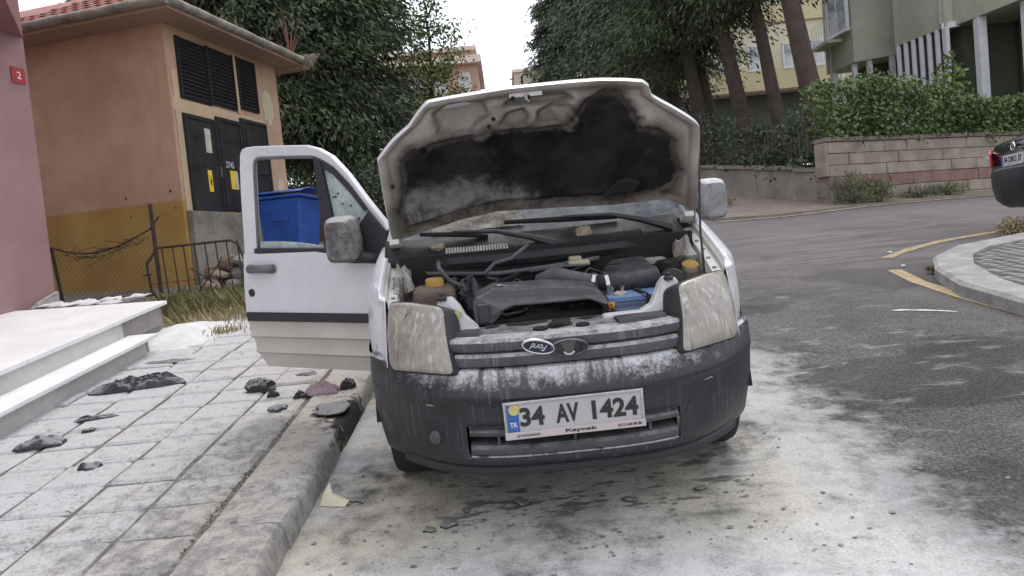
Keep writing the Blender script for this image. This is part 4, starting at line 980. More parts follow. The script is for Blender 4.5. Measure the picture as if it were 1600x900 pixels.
M_tyre = mat('dusty tyre rubber', (.018, .018, .018), .9, .3, 8, .4, 60, dust=.3, dscale=9, top=.1, dcol=(.2, .19, .18))

BW = .846
def by(x): x = min(abs(x), BW - .001); return .47 * (x / BW) ** 3.2
# ---- bumper: one skin with a cut-out for the lower air intake
prof = [(.700, .10), (.703, .065), (.698, .045), (.668, .026), (.635, .012), (.612, .002), (.600, .000), (.590, .006), (.570, .018), (.545, .021), (.508, .022), (.482, .023), (.415, .024), (.350, .026), (.325, .034), (.305, .052), (.297, .09)]
def xs_b(u):
    a = -1 + 2 * u; return BW * math.sin(a * math.pi / 2) if abs(a) > .0 else 0
NU = 72
cols = [xs_b(i / NU) for i in range(NU + 1)]
mb = MB(); cl = len(prof); vs = []
for z, d in prof:
    for x in cols:
        e = sstep(.62, .88, abs(x)); dz = -.035 * e * sstep(.5, .3, z)
        yy = by(x) + d * (1 - .2 * e)
        if abs(x) > BW - .003: yy = .555
        k = 1 - .035 * sstep(.5, .30, z) * sstep(.4, .86, abs(x))
        vs.append((x * k, yy, z + dz))
fs = []
for j in range(cl - 1):
    for i in range(NU):
        xm = (cols[i] + cols[i + 1]) / 2; zm = (prof[j][0] + prof[j + 1][0]) / 2
        if -.415 < xm < .415 and .350 < zm < .482: continue
        fs.append((j * (NU + 1) + i, j * (NU + 1) + i + 1, (j + 1) * (NU + 1) + i + 1, (j + 1) * (NU + 1) + i))
mb.add(vs, fs); bumper = mb.build('bumper', M_bump, van, smooth=True, solid=-.004)
def barstrip(x0, x1, z0, z1, y, d, n=24):
    m2 = MB()
    def sec(x): yy = by(x) + y; return [(x, yy + d, z0), (x, yy + .004, z0), (x, yy, z0 + .006), (x, yy, z1 - .012), (x, yy + .012, z1), (x, yy + d, z1)]
    S_ = [sec(x0 + (x1 - x0) * i / n) for i in range(n + 1)]; k = 6
    m2.add([p for s in S_ for p in s], [(i * k + j, i * k + (j + 1) % k, (i + 1) * k + (j + 1) % k, (i + 1) * k + j) for i in range(n) for j in range(k)] + [tuple(range(k)), tuple(range(n * k, n * k + k))[::-1]]); return m2
back = barstrip(-.43, .43, .33, .50, .11, .02).build('intake_back', M_soot, bumper)
for (za, zb) in ((.438, .467), (.360, .398)): barstrip(-.413, .413, za, zb, .022, .09).build('intake_slat', M_bumpv, bumper, smooth=True)
for x in (-.30, .0, .30): MB().box((x, by(x) + .075, .415), (.010, .07, .13)).build('intake_rib', M_bumpv, bumper)
for z in (.35, .482): barstrip(-.415, .415, z - .004, z + .004, .022, .09).build('intake_lip', M_bump, bumper)
barstrip(-.72, .72, .268, .303, .045, .10).build('lower_lip', M_trim, bumper, smooth=True)
for sx in (-1, 1):   # tow eye cover and panel joints
    x = sx * .545; MB().box((x, by(x) + .019, .525), (.085, .01, .075), Matrix.Rotation(sx * R(27), 3, 'Z')).build('tow_cover', M_bump, bumper, bevel=.004)
    x = sx * .47
    mb = MB(); mb.tube([(x, by(x) + .028, .668), (x, by(x) + .004, .602), (x, by(x) + .017, .570), (x + sx * .0, by(x) + .019, .50), (sx * .44, by(.44) + .021, .43)], .0022, 4); mb.build('panel_joint', M_soot, bumper)
x = -.55; MB().lathe([(0, 0), (.028, 0), (.026, .02), (.012, .026), (0, .026)], Matrix.Translation((x, by(x) + .026, .425)) @ Matrix.Rotation(R(90), 4, 'X') @ Matrix.Rotation(R(-25), 4, 'Y'), 14).build('fog_light_mount', M_bumpv, bumper, smooth=True)

# ---- number plate
plate = MB().box((0, 0, 0), (.520, .006, .112)).build('number_plate', mat('white plate', (.40, .385, .385), .45, .06, 12, dust=.5, dscale=10, streak=.15, top=.0, dcol=(.33, .27, .25)), van)
Mpl = Matrix.Translation((-.002, -.014, .530)) @ Matrix.Rotation(R(-4), 4, 'X') @ Matrix.Rotation(R(-.6), 4, 'Y')
plate.matrix_basis = Mpl
M_chr = mat('worn chrome', (.50, .49, .48), .22, .2, 12, metal=.9, dust=.4, dscale=14, top=.0, dcol=(.16, .15, .15))
M_lw = mat('pinkish white strip', (.46, .40, .395), .5, .06, 10)
fr = MB()
fr.box((0, -.002, .060), (.540, .016, .010)).build('frame', M_chr, plate, bevel=.002)
for sx in (-1, 1): MB().box((sx * .264, -.002, -.005), (.010, .016, .12)).build('frame', M_chr, plate, bevel=.002)
MB().box((0, -.004, -.0675), (.540, .016, .028)).build('dealer_strip', M_lw, plate, bevel=.002)
MB().box((0, .008, -.005), (.53, .008, .14)).build('frame_back', M_dark, plate)
MB().box((-.234, -.0038, -.002), (.045, .002, .104)).build('blue_band', mat('plate blue', (.025, .10, .33), .5, .1, 20), plate)
MB().lathe([(0, 0), (.021, 0), (.021, .0015), (0, .0015)], Matrix.Translation((-.228, -.0055, .033)) @ Matrix.Rotation(R(90), 4, 'X'), 18).build('inspection_sticker', mat('faded yellow sticker', (.50, .42, .14), .6, .25, 40), plate)
MX = Matrix.Rotation(R(90), 4, 'X')
M_ink = mat('black plate paint', (.018, .016, .017), .5, .3, 40); M_inkw = mat('white plate paint', (.6, .6, .62), .5, .1, 20)
text('country_letters', 'TR', M_inkw, plate, Matrix.Translation((-.234, -.0055, -.025)) @ MX, .028, .019, .0008, .02)
for s, a, b in (('34', -.2075, -.113), ('AV', -.070, .019), ('1424', .069, .247)):
    text('plate_characters', s, M_ink, plate, Matrix.Translation(((a + b) / 2, -.003, .001)) @ MX, b - a, .074, .002, .034)
text('dealer_name', 'Kaynak', M_ink, plate, Matrix.Translation((.022, -.0125, -.067)) @ MX, .122, .0165, .0008, .03)
text('dealer_phone', '0212 648 88 80', M_ink, plate, Matrix.Translation((.208, -.0125, -.067)) @ MX, .092, .0105, .0008, .02)
text('dealer_mark', 'H', M_ink, plate, Matrix.Translation((-.218, -.0125, -.068)) @ MX, .016, .011, .0008, .02, .5)
text('dealer_make', 'HYUNDAI', M_ink, plate, Matrix.Translation((-.172, -.0125, -.068)) @ MX, .070, .0085, .0008, .03)

# ---- grille bars, slam panel, badge
g1 = barstrip(-.455, .452, .775, .822, .05, .10).build('grille_bar', M_grille, van, smooth=True)
barstrip(-.458, .45, .715, .764, .045, .10).build('grille_bar', M_grille, van, smooth=True)
barstrip(-.45, .45, .69, .80, .12, .02).build('grille_back', M_soot, van)
slam = MB(); slam.grid(lambda u, v: ((-.455 + .91 * u), by(-.455 + .91 * u) * (1 - v) + .10 + .20 * v, .812 + .012 * v + .006 * mnoise.noise(Vector((u * 18, v * 5, 2)))), 40, 8)
slam.build('slam_panel', mat('powder covered panel', (.10, .098, .098), .9, .5, 16, .9, 45, col2=(.27, .262, .258)), van, smooth=True)
for (x0, x1) in ((-.44, -.33), (.225, .425)): barstrip(x0, x1, .805, .835, .12, .10, 6).build('slam_block', M_dark, van, smooth=True)
lt = MB(); lt.lump((.0, .22, .822), (.055, .03, .018), 3, 6, .6); lt.build('bonnet_latch', M_soot, van, smooth=True)
for x, s in ((-.085, .03), (.085, .028)): MB().lathe([(s, 0), (s, .012), (s * .7, .004), (0, .002)], Matrix.Translation((x, .165, .818)), 14).build('panel_hole', M_soot, van, smooth=True)
def oval(w, h, d, rim, M, name, m1, m2, par):
    n = 32; mb = MB(); pts = [(w / 2 * math.cos(k * 2 * math.pi / n), h / 2 * math.sin(k * 2 * math.pi / n)) for k in range(n)]
    mb.add([M @ Vector((x, 0, z)) for x, z in pts] + [M @ Vector((x * .97, -d, z * .97)) for x, z in pts] + [M @ Vector((x * (1 - rim / w * 2), -d * 1.1, z * (1 - rim / h * 2))) for x, z in pts] + [M @ Vector((x * (1 - rim / w * 2.3), -d * .55, z * (1 - rim / h * 2.3))) for x, z in pts],
           [(r * n + k, r * n + (k + 1) % n, (r + 1) * n + (k + 1) % n, (r + 1) * n + k) for r in range(3) for k in range(n)])
    o = mb.build(name, m1, par, smooth='all')
    MB().add([M @ Vector((x * (1 - rim / w * 2.2), -d * .6, z * (1 - rim / h * 2.2))) for x, z in pts], [tuple(range(n))]).build(name + '_face', m2, o)
    return o
Mb = Matrix.Translation((-.112, .034, .788)) @ Matrix.Rotation(R(14), 4, 'Y') @ Matrix.Rotation(R(10), 4, 'X')
badge = oval(.132, .062, .010, .007, Mb, 'badge', M_chr, mat('dark blue enamel', (.012, .016, .05), .3, .3, 30, dust=.2, dscale=30, top=.0, dcol=(.3, .3, .35)), van)
text('badge_script', 'Ford', mat('silver script', (.55, .55, .58), .35, .1), badge, Mb @ Matrix.Translation((0, -.0068, 0)) @ MX @ Matrix.Rotation(R(180), 4, 'Z'), .066, .026, .0015, .006, .45)
Mz = Matrix.Translation((.006, .036, .772)) @ Matrix.Rotation(R(4), 4, 'X')
bz = oval(.150, .070, .010, .006, Mz, 'badge_holder', M_bumpv, M_dark, van)
mb = MB(); mb.prism([Mz @ Vector(p) for p in [(-.034, -.007, .026), (.026, -.007, .028), (.016, -.007, -.008), (0, -.007, -.018), (-.018, -.007, -.012)]], (0, -.004, 0)); mb.build('clip_plate', mat('grey clip', (.07, .07, .07), .6, .2), bz)
mb = MB(); mb.tube([Mz @ Vector(p) for p in [(-.022, -.010, -.014), (-.012, -.012, -.022), (.004, -.012, -.024), (.018, -.01, -.014)]], .0045, 6); mb.build('clip_edge', M_lw, bz)
MB().box(tuple(Mz @ Vector((.044, -.007, .0))), (.008, .005, .022)).build('slot', M_soot, bz)

# ---- headlights
def lampmat():
    t = NT('dusty headlight lens'); v = t.co()
    n1 = t.noise(7, 7, v, .65); n2 = t.noise(40, 5, v, .65); st = t.noise(1.0, 4, t.map(v, (55, 55, 5)), .55, .3)
    c = t.mix(t.ss(n1, .35, .65), (.285, .255, .222), (.375, .34, .30))
    c = t.mix(t.m_('MULTIPLY', t.ss(st, .56, .68), .8), c, (.58, .55, .50))
    c = t.mix(t.m_('MULTIPLY', t.ss(st, .44, .34), .6), c, (.17, .15, .13))
    c = t.mix(t.m_('MULTIPLY', t.ss(n2, .62, .7), .35), c, (.16, .14, .125))
    t.b.inputs['Coat Weight'].default_value = .6; t.b.inputs['Coat Roughness'].default_value = .16
    t.put(t.b.inputs['Alpha'], t.ss(n2, .3, .7, .80, .90)); return t.out(c, .42)
M_lens = lampmat()
for sx in (-1, 1):
    c00 = Vector((sx * .452, .060, .700)); c10 = Vector((sx * .724, .235, .697)); c11 = Vector((sx * .722, .400, .952)); c01 = Vector((sx * .470, .190, .956))
    n_ = ((c10 - c00).cross(c01 - c00)).normalized(); n_ = n_ if n_.y < 0 else -n_
    def lens(r, a, off=0.0):
        ca, sa = math.cos(a), math.sin(a); e = 2 / 12
        s = .5 + .5 * r * math.copysign(abs(ca) ** e, ca); t_ = .5 + .5 * r * math.copysign(abs(sa) ** e, sa)
        # the upper inner corner is well rounded
        k = max(0, (t_ - .62)) * max(0, (.38 - s)) * 2.1
        p = (c00 * (1 - s) + c10 * s) * (1 - t_) + (c01 * (1 - s) + c11 * s) * t_
        p = p + (c10 - c00).normalized() * k * .03 - (c01 - c00).normalized() * k * .03
        curve = .03 * math.sin(math.pi * min(1, max(0, s))) + .02 * math.sin(math.pi * min(1, max(0, t_)))
        return p + n_ * (curve * (1 if r < 1.01 else .4) + off)
    hl = MB(); na = 48; rings = [0.02, .3, .55, .75, .88, .95, .985, 1.0]
    hl.add([lens(r, 2 * math.pi * k / na, -.012 * sstep(.93, 1.0, r)) for r in rings for k in range(na)], [(i * na + k, i * na + (k + 1) % na, (i + 1) * na + (k + 1) % na, (i + 1) * na + k) for i in range(len(rings) - 1) for k in range(na)] + [tuple(range(na))])
    lamp = hl.build('headlight', M_lens, van, smooth='all')
    hs = MB(); hs.add([lens(q, 2 * math.pi * k / na, o) for q, o in ((1.0, -.010), (1.035, -.016), (1.035, -.09), (.9, -.16)) for k in range(na)], [(i * na + k, i * na + (k + 1) % na, (i + 1) * na + (k + 1) % na, (i + 1) * na + k) for i in range(3) for k in range(na)])
    hs.build('housing', M_dark, lamp, smooth=True)
    for s_, t_, r_ in ((.42, .66, .085), (.5, .25, .062)):
        pc = (c00 * (1 - s_) + c10 * s_) * (1 - t_) + (c01 * (1 - s_) + c11 * s_) * t_ - n_ * .012
        Mq = Matrix.Translation(pc) @ Vector((0, -1, .05)).to_track_quat('Z', 'Y').to_matrix().to_4x4()
        rf = MB().lathe([(r_, .0), (r_ * .9, -.03), (r_ * .6, -.06), (r_ * .2, -.075), (.0, -.076)], Mq, 20).build('reflector', M_chr, lamp, smooth='all')
        MB().lathe([(0, -.07), (.010, -.068), (.010, -.02), (0, -.015)], Mq, 8).build('bulb', M_inkw, rf)

# ---- front wings
def wing(sx):
    mb = MB(); na, nb = 26, 12
    front_t = Vector((.742, .425, .956)); front_b = Vector((.752, .258, .702))
    ytop = lambda a: .425 + (1.30 - .425) * a
    def fnw(a, b):
        yt = ytop(a); xc = interp(yt, [.425, .55, .8, 1.05, 1.3], [.744, .758, .778, .795, .805]); zc = interp(yt, [.425, .55, .8, 1.05, 1.3], [.956, .985, 1.03, 1.078, 1.12])
        f = 1 - sstep(0, .28, a)                     # front edge leans with the headlamp
        yb = yt - f * .167 * b
        xo = interp(yb, [.2, .26, .35, .5, .7, .9, 1.3], [.74, .756, .80, .842, .868, .880, .880])
        arch = .31 + math.sqrt(max(0, .40 ** 2 - (yb - .87) ** 2)) if abs(yb - .87) < .40 else 0
        zb = max(.70 if yb < .56 else .40, arch)
        if b < .12: s = b / .12; x, z = xc + (xo - xc) * .35 * s, zc + .004 * s
        elif b < .35: s = (b - .12) / .23; x, z = xc + (xo - xc) * (.35 + .5 * math.sin(s * math.pi / 2)), zc + .004 - .075 * s ** 1.6
        else:
            s = (b - .35) / .65; z = (zc - .071) * (1 - s) + zb * s; x = xc + (xo - xc) * (.85 + .15 * sstep(0, .45, s))
        if b >= .12: x = .733 + (x - .733) * sstep(-.02, .26, a)
        return (sx * x, yb, z)
    mb.grid(fnw, na, nb); return mb.build('front_wing', M_wp, van, smooth=True, solid=.004 * sx * 1.0)
def gutter_strip(sx):
    mb = MB()
    def g(u, v):
        y = .43 + .72 * u; xc = interp(y, [.425, .55, .8, 1.05, 1.3], [.744, .758, .778, .795, .805]); zc = interp(y, [.425, .55, .8, 1.05, 1.3], [.956, .985, 1.03, 1.078, 1.12])
        p = [(0, -.002), (-.012, -.012), (-.016, -.035), (-.055, -.038), (-.062, -.06), (-.075, -.16), (-.12, -.30)][int(round(v * 6))]
        return (sx * (xc + p[0]), y, zc + p[1])
    mb.grid(g, 14, 6); w_ = mb.build('inner_wing', M_wpd, van, smooth=True)
    for k in range(5):
        y = .52 + .13 * k; MB().lathe([(0, 0), (.010, 0), (.010, .006), (0, .008)], Matrix.Translation((sx * (interp(y, [.425, .8, 1.3], [.744, .778, .805]) - .036), y, interp(y, [.425, .55, .8, 1.05, 1.3], [.956, .985, 1.03, 1.078, 1.12]) - .036)), 8).build('bolt', M_steel, w_)
    return w_
for sx in (-1, 1):
    wing(sx); gutter_strip(sx)
    mb = MB(); na = 30   # black wheel-arch moulding
    def ar(u, v):
        a = R(68 + 120 * u); p = [(.868, .345), (.886, .355), (.894, .39), (.886, .425), (.866, .432)][int(round(v * 4))]
        return (sx * p[0], .87 - p[1] * math.cos(a), .31 + p[1] * math.sin(a))
    mb.grid(ar, na, 4); mb.build('arch_moulding', M_trim, van, smooth=True)
    mb = MB(); mb.grid(lambda u, v: (sx * (.852 - .28 * v), .87 - .40 * math.cos(R(12 + 178 * u)), .31 + .40 * math.sin(R(12 + 178 * u))), 20, 2); mb.build('arch_liner', M_soot, van, smooth=True)
# ---- wheels
def wheel(x, y, sx):
    Mw = Matrix.Translation((x, y, .31)) @ Matrix.Rotation(R(90) * sx, 4, 'Y')
    w = MB().lathe([(.19, -.085), (.24, -.095), (.295, -.092), (.309, -.06), (.31, 0), (.309, .06), (.295, .092), (.24, .095), (.19, .085)], Mw, 36).build('wheel', M_tyre, van, smooth=True)
    MB().lathe([(.0, .05), (.05, .055), (.07, .03), (.15, .045), (.165, .075), (.195, .082), (.197, .07), (.19, -.07), (.0, -.06)], Mw, 28).build('rim', M_steel, w, smooth=True)
for sx in (-1, 1):
    for y in (.87, 3.534): wheel(sx * .733, y, sx)

# ---- body behind the wings
def bodyx(z): return interp(z, [.35, .5, .8, 1.08, 1.4, 1.72, 1.80], [.84, .865, .872, .85, .79, .64, .52])
def side_panel(sx, y0, y1, name, m, holes=None, z0=.36, z1=1.80, par=None):
    mb = MB(); ny, nz_ = max(2, int((y1 - y0) / .06)), 26
    def f(u, v):
        y = y0 + (y1 - y0) * u; z = z0 + (z1 - z0) * v; t = sstep(3.9, 4.25, y)
        ar_ = abs(y - 3.534) < .39 and .31 + math.sqrt(max(0, .39 ** 2 - (y - 3.534) ** 2)) or 0
        return (sx * (bodyx(z) - .05 * t), y, max(z, ar_))
    mb.grid(f, ny, nz_, skip=(lambda u, v: any(a < y0 + (y1 - y0) * u < b and c < z0 + (z1 - z0) * v < d for a, b, c, d in holes)) if holes else None)
    return mb.build(name, m, par or van, smooth=True, solid=.012)
body = side_panel(-1, 2.45, 4.25, 'side_panel', M_wp); side_panel(1, 2.45, 4.25, 'side_panel', M_wp)
rd = side_panel(1, 1.32, 2.43, 'closed_door', M_wp, [(1.75, 2.32, 1.10, 1.62)], .40, 1.74)
M_gl = glass('dusty window glass', (.10, .12, .12), .45, .06, .5)
MB().grid(lambda u, v: (bodyx(1.08 + .56 * v) - .006, 1.72 + .62 * u, 1.08 + .56 * v), 2, 4).build('door_glass', M_gl, rd)
MB().box((.895, 1.86, .71), (.02, 1.06, .05)).build('rubbing_strip', M_trim, rd, bevel=.006)
MB().tube([(.885, 2.15, 1.0), (.925, 2.18, 1.0), (.925, 2.32, 1.0), (.885, 2.35, 1.0)], .016, 6).build('door_handle', M_trim, rd)
roof = MB(); roof.grid(lambda u, v: ((-.55 + 1.10 * u), 1.84 + 2.38 * v, 1.74 + .055 * math.sin(math.pi * u) ** .7 - .05 * (1 - v) ** 3), 14, 14); roof.build('roof', M_wp, van, smooth='all', solid=.012)
for sx in (-1, 1): MB().tube([(sx * .79, 1.12, 1.10), (sx * .715, 1.42, 1.38), (sx * .60, 1.74, 1.63), (sx * .53, 1.95, 1.735), (sx * .53, 3.0, 1.76), (sx * .53, 4.2, 1.75)], [.035, .035, .04, .04, .04, .04], 8).build('pillar', M_wp, van, smooth='all')
MB().box((-.83, 1.86, .37), (.10, 1.2, .09)).build('sill', M_wpd, van, bevel=.02); MB().box((.83, 1.86, .37), (.10, 1.2, .08)).build('sill', M_wpd, van, bevel=.02)
MB().box((0, 2.7, .34), (1.6, 3.1, .04)).build('floor', M_dark, van)
MB().tube([(-.84, 2.44, .4), (-.83, 2.44, 1.08), (-.56, 2.44, 1.73)], .05, 6).build('pillar', M_wpd, van)
rear = MB(); rear.grid(lambda u, v: ((bodyx(.40 + 1.38 * v) - .05) * (-1 + 2 * u), 4.25 + .04 * math.sin(math.pi * u), .40 + 1.38 * v), 8, 14, skip=lambda u, v: .47 < v < .88 and (.12 < u < .45 or .55 < u < .88)); rp = rear.build('rear_door', M_wp, van, smooth=True, solid=.012)
MB().box((0, 4.27, .48), (1.66, .14, .2)).build('rear_bumper', M_trim, van, bevel=.03)
for sx in (-1, 1):
    MB().box((sx * .80, 4.26, .95), (.10, .06, .3)).build('tail_light', mat('red lamp', (.3, .02, .02), .3, .1), van, bevel=.015)
    MB().box((sx * .36, 4.25, 1.33), (.54, .01, .55)).build('rear_window', M_gl, rp)
ws = MB(); ws.grid(lambda u, v: ((-1 + 2 * u) * (.77 - .22 * v), 1.14 + .68 * v - .05 * (1 - (2 * u - 1) ** 2), 1.115 + .60 * v), 14, 6); wsh = ws.build('windscreen', glass('powdered windscreen', (.055, .065, .08), .88, .42, .35), van, smooth='all')
for sx in (-.38, .38):
    s = MB().box((sx, 2.28, .62), (.48, .5, .16)).build('seat', M_dark, van, bevel=.04); MB().box((sx, 2.55, 1.0), (.46, .16, .7), Matrix.Rotation(R(-14), 3, 'X')).build('backrest', M_dark, s, bevel=.05)
MB().box((0, 1.55, .95), (1.36, .5, .3)).build('dashboard', M_soot, van, bevel=.08)
MB().lathe([(.17, -.012), (.19, 0), (.17, .012)], Matrix.Translation((-.38, 1.95, 1.02)) @ Matrix.Rotation(R(65), 4, 'X'), 24).build('steering_wheel', M_dark, van, smooth=True)

# ---- scuttle, vents, wipers
cw = MB()
def cwf(u, v):
    x = -.755 + 1.51 * u; p = [(.985, -.062), (.955, -.055), (.945, -.03), (.955, 0), (1.0, .018), (1.06, .045), (1.12, .085)][int(round(v * 6))]
    c = 1 - (2 * u - 1) ** 2
    return (x, p[0] - .075 * c, 1.058 + p[1] - .010 * c)
cw.grid(cwf, 30, 6); scut = cw.build('scuttle', mat('glossy sooty black plastic', (.010, .010, .011), .62, .3, 5, .1, 60, dust=.18, dscale=9, top=.1, dcol=(.15, .15, .15)), van, smooth=True, solid=.008)
M_fin = mat('lit-tone vent fin', (.42, .41, .40), .8, .25, 20); M_find = mat('dark vent fin', (.012, .012, .013), .7, .3, 20)  # left fins coloured pale for light falling on them, right ones dark
def vents(x0, x1, n, m, nm):
    for k in range(n):
        x = x0 + (x1 - x0) * k / (n - 1); u = (x + .755) / 1.51; a = Vector(cwf(u, 4 / 6)); b = Vector(cwf(u, 5 / 6)); p = a.lerp(b, -.25); q = a.lerp(b, .55)
        MB().tube([p + Vector((0, 0, .006)), q + Vector((0, 0, .006))], .0055, 4).build(nm, m, scut)
vents(-.44, -.14, 22, M_fin, 'vent_fin'); vents(.17, .54, 26, M_find, 'vent_fin')
for x0, x1 in ((-.45, -.13), (.16, .55)):
    mb = MB(); mb.grid(lambda u, v: tuple(Vector(cwf((x0 + (x1 - x0) * u + .755) / 1.51, 4 / 6)).lerp(Vector(cwf((x0 + (x1 - x0) * u + .755) / 1.51, 5 / 6)), -.3 + .9 * v) + Vector((0, 0, .004))), 12, 2); mb.build('vent_well', M_soot if x0 < 0 else mat('dusty well', (.06, .06, .06), .8, .2), scut)
w1 = MB().tube([(-.135, 1.085, 1.185), (.15, 1.06, 1.175), (.445, 1.075, 1.158)], [.011, .016, .011], 6).build('wiper_blade', M_soot, van)
MB().tube([(.16, 1.05, 1.188), (.40, 1.02, 1.178), (.55, 1.0, 1.14), (.70, .975, 1.085)], [.009, .012, .016, .022], 6).build('wiper_arm', M_dark, w1)
w2 = MB().tube([(-.57, 1.06, 1.165), (-.40, 1.045, 1.152), (-.225, 1.03, 1.128)], [.010, .014, .010], 6).build('wiper_blade', M_soot, van)
MB().tube([(-.40, 1.04, 1.165), (-.18, 1.0, 1.150), (-.02, .96, 1.11), (.11, .93, 1.065)], [.008, .011, .015, .024], 6).build('wiper_arm', M_dark, w2)
MB().lump((.255, 1.0, 1.10), (.042, .03, .036), 4, 7, .5).build('scorched_foam', mat('beige foam lump', (.25, .205, .145), .95, .25, 12, .6, 40), van, smooth=True)
MB().lump((-.485, 1.0, 1.098), (.04, .03, .022), 9, 6, .6).build('scorched_foam', mat('beige foam lump', (.25, .205, .145), .95, .25, 12, .6, 40), van, smooth=True)
# shattered left half of the glass piled with powder
def wsf(u, v): return Vector(((-1 + 2 * u) * (.77 - .22 * v), 1.14 + .68 * v - .05 * (1 - (2 * u - 1) ** 2), 1.115 + .60 * v))
mb = MB(); mb.grid(lambda u, v: tuple(wsf(.16 + .32 * u, .06 + .16 * v) + Vector((0, -.66, .75)) * (.010 + .014 * mnoise.noise(Vector((u * 9, v * 5, 0))))), 18, 6); mb.build('powder_crust', mat('powder crust', (.16, .14, .125), .95, .35, 9, .9, 30, col2=(.40, .37, .33)), van, smooth='all')

# ---- engine bay
bay = MB(); bay.box((0, .92, .82), (1.45, .03, .50)); bay.build('bulkhead', M_soot, van)
MB().box((0, .66, .42), (1.2, .55, .03)).build('bay_floor', M_soot, van)
for sx in (-1, 1): MB().box((sx * .66, .62, .62), (.03, .62, .50)).build('bay_side', M_soot, van)
MB().box((0, .55, .66), (.6, .5, .26)).build('engine_block', M_soot, van, bevel=.05)
# air deflector arch over the radiator
arch = [(-.345, .822), (-.345, .905), (-.325, .935), (-.25, .965), (0, .958), (.175, .934), (.205, .91), (.235, .86), (.285, .805), (.265, .792), (.235, .815), (.19, .865), (.15, .885), (-.03, .885), (-.17, .888), (-.215, .872), (-.245, .84), (-.27, .818)]
mb = MB(); mb.prism([(x, .33 + .06 * sstep(.85, .96, z), z) for x, z in arch], (0, .10, .012)); M_arch = mat('dark grey deflector', (.042, .042, .047), .5, .25, 6, .15, 80, dust=.35, dscale=9, top=.25, dcol=(.24, .235, .235)); ao = mb.build('air_deflector', M_arch, van, bevel=.012)
MB().box((-.30, .335, .872), (.05, .02, .085)).build('deflector_rib', M_arch, ao, bevel=.006)
mb = MB(); mb.grid(lambda u, v: (-.23 + .26 * u, .41 + .05 * v, .972 - .02 * u + .004 * mnoise.noise(Vector((u * 9, v * 3, 0)))), 12, 2); mb.build('powder_streak', mat('grey powder streak', (.33, .32, .31), .95, .25, 14), ao)
MB().box((0, .30, .74), (.60, .05, .17)).build('radiator', M_soot, van)
# headlamp brackets in body colour with black knobs
M_brk = mat('white bracket paint', (.48, .475, .47), .5, .15, 7, dust=.6, dscale=14, top=.12, dcol=(.2, .185, .17))
def brk(pts, y0, th_, sx):
    mb = MB(); mb.prism([(x, y0 + .05 * sstep(.83, .95, z), z) for x, z in pts], (0, th_, 0)); return mb.build('lamp_bracket', M_brk, van, bevel=.008)
bL = brk([(x + .012, z) for x, z in [(-.505, .935), (-.475, .962), (-.435, .962), (-.405, .925), (-.385, .885), (-.345, .845), (-.335, .828), (-.41, .822), (-.43, .85), (-.452, .90)]], .235, .05, -1)
MB().lathe([(0, 0), (.02, 0), (.02, .012), (.012, .016), (.012, .03), (0, .032)], Matrix.Translation((-.465, .29, .955)), 14).build('knob', M_dark, bL, smooth=True)
MB().box((-.413, .255, .892), (.028, .02, .05), Matrix.Rotation(R(28), 3, 'Y')).build('reflector_tab', mat('pale yellow tab', (.42, .38, .20), .6, .1), bL, bevel=.003)
bR = brk([(.432, .935), (.455, .962), (.505, .955), (.515, .93), (.48, .885), (.465, .822), (.445, .812), (.37, .822), (.36, .806), (.345, .806), (.335, .822), (.24, .824), (.195, .808), (.18, .822), (.19, .838), (.34, .840), (.385, .862), (.415, .905)], .235, .05, 1)
MB().lathe([(0, 0), (.02, 0), (.02, .012), (.012, .016), (.012, .03), (0, .032)], Matrix.Translation((.472, .29, .95)), 14).build('knob', M_dark, bR, smooth=True)
# coolant bottle with yellow cap
M_bot = mat('brown stained bottle', (.11, .078, .06), .7, .4, 7, .3, 40, dust=.45, dscale=10, top=.15, dcol=(.33, .28, .24))
ct_ = MB().box((-.505, .545, .915), (.19, .16, .125)).build('coolant_bottle', M_bot, van, bevel=.032, seg=3)
M_cap = mat('yellow cap', (.30, .185, .04), .7, .2, 10, dust=.45, dscale=14, top=.1, dcol=(.25, .2, .12))
MB().lathe([(.03, .0), (.041, .002), (.041, .03), (.036, .036), (0, .036)], Matrix.Translation((-.50, .545, .976)), 20).build('cap', M_cap, ct_, smooth=True)
# melted tangle beside it
M_hose = mat('grey rubber hose', (.075, .075, .082), .7, .25, 8, .3, 60, dust=.4, dscale=8, top=.2, dcol=(.25, .24, .24))
mb = MB().lump((-.325, .56, .88), (.075, .08, .09), 21, 9, .45); an = mb.build('alternator', M_dark, van, smooth=True)
for k in range(6):
    r = random.Random(k); p = [(-.40 + .2 * r.random(), .48 + .15 * r.random(), .80 + .04 * k)]
    for j in range(4): p.append((p[-1][0] + r.uniform(-.08, .09), p[-1][1] + r.uniform(-.03, .06), p[-1][2] + r.uniform(-.02, .06)))
    MB().tube(p, .008 + .004 * r.random(), 6).build('hose', M_hose if k % 2 else M_dark, an, smooth='all')
hz = MB().tube([(-.02, .70, .88), (-.01, .66, .935), (.05, .62, .962), (.11, .60, .945), (.20, .58, .925), (.25, .57, .90)], [.035, .038, .042, .036, .034, .036], 12).build('intake_hose', M_hose, van, smooth='all')
MB().tube([(.20, .58, .925), (.215, .578, .92)], .042, 14).build('hose_clamp', M_chr, hz, smooth=True)
ab = MB().hexa([(.22, .52, .86), (.54, .52, .875), (.54, .82, .885), (.25, .82, .87)], [(.24, .56, .945), (.50, .58, .955), (.50, .80, .99), (.34, .80, .985)]).build('air_box', M_dark, van, bevel=.02)
MB().tube([(.23, .55, .905), (.34, .55, .91), (.50, .55, .915)], [.05, .052, .045], 14).build('intake_tube', M_dark, ab, smooth='all')
MB().tube([(.255, .55, .906), (.272, .55, .907)], .058, 16).build('hose_clamp', M_chr, ab, smooth=True)
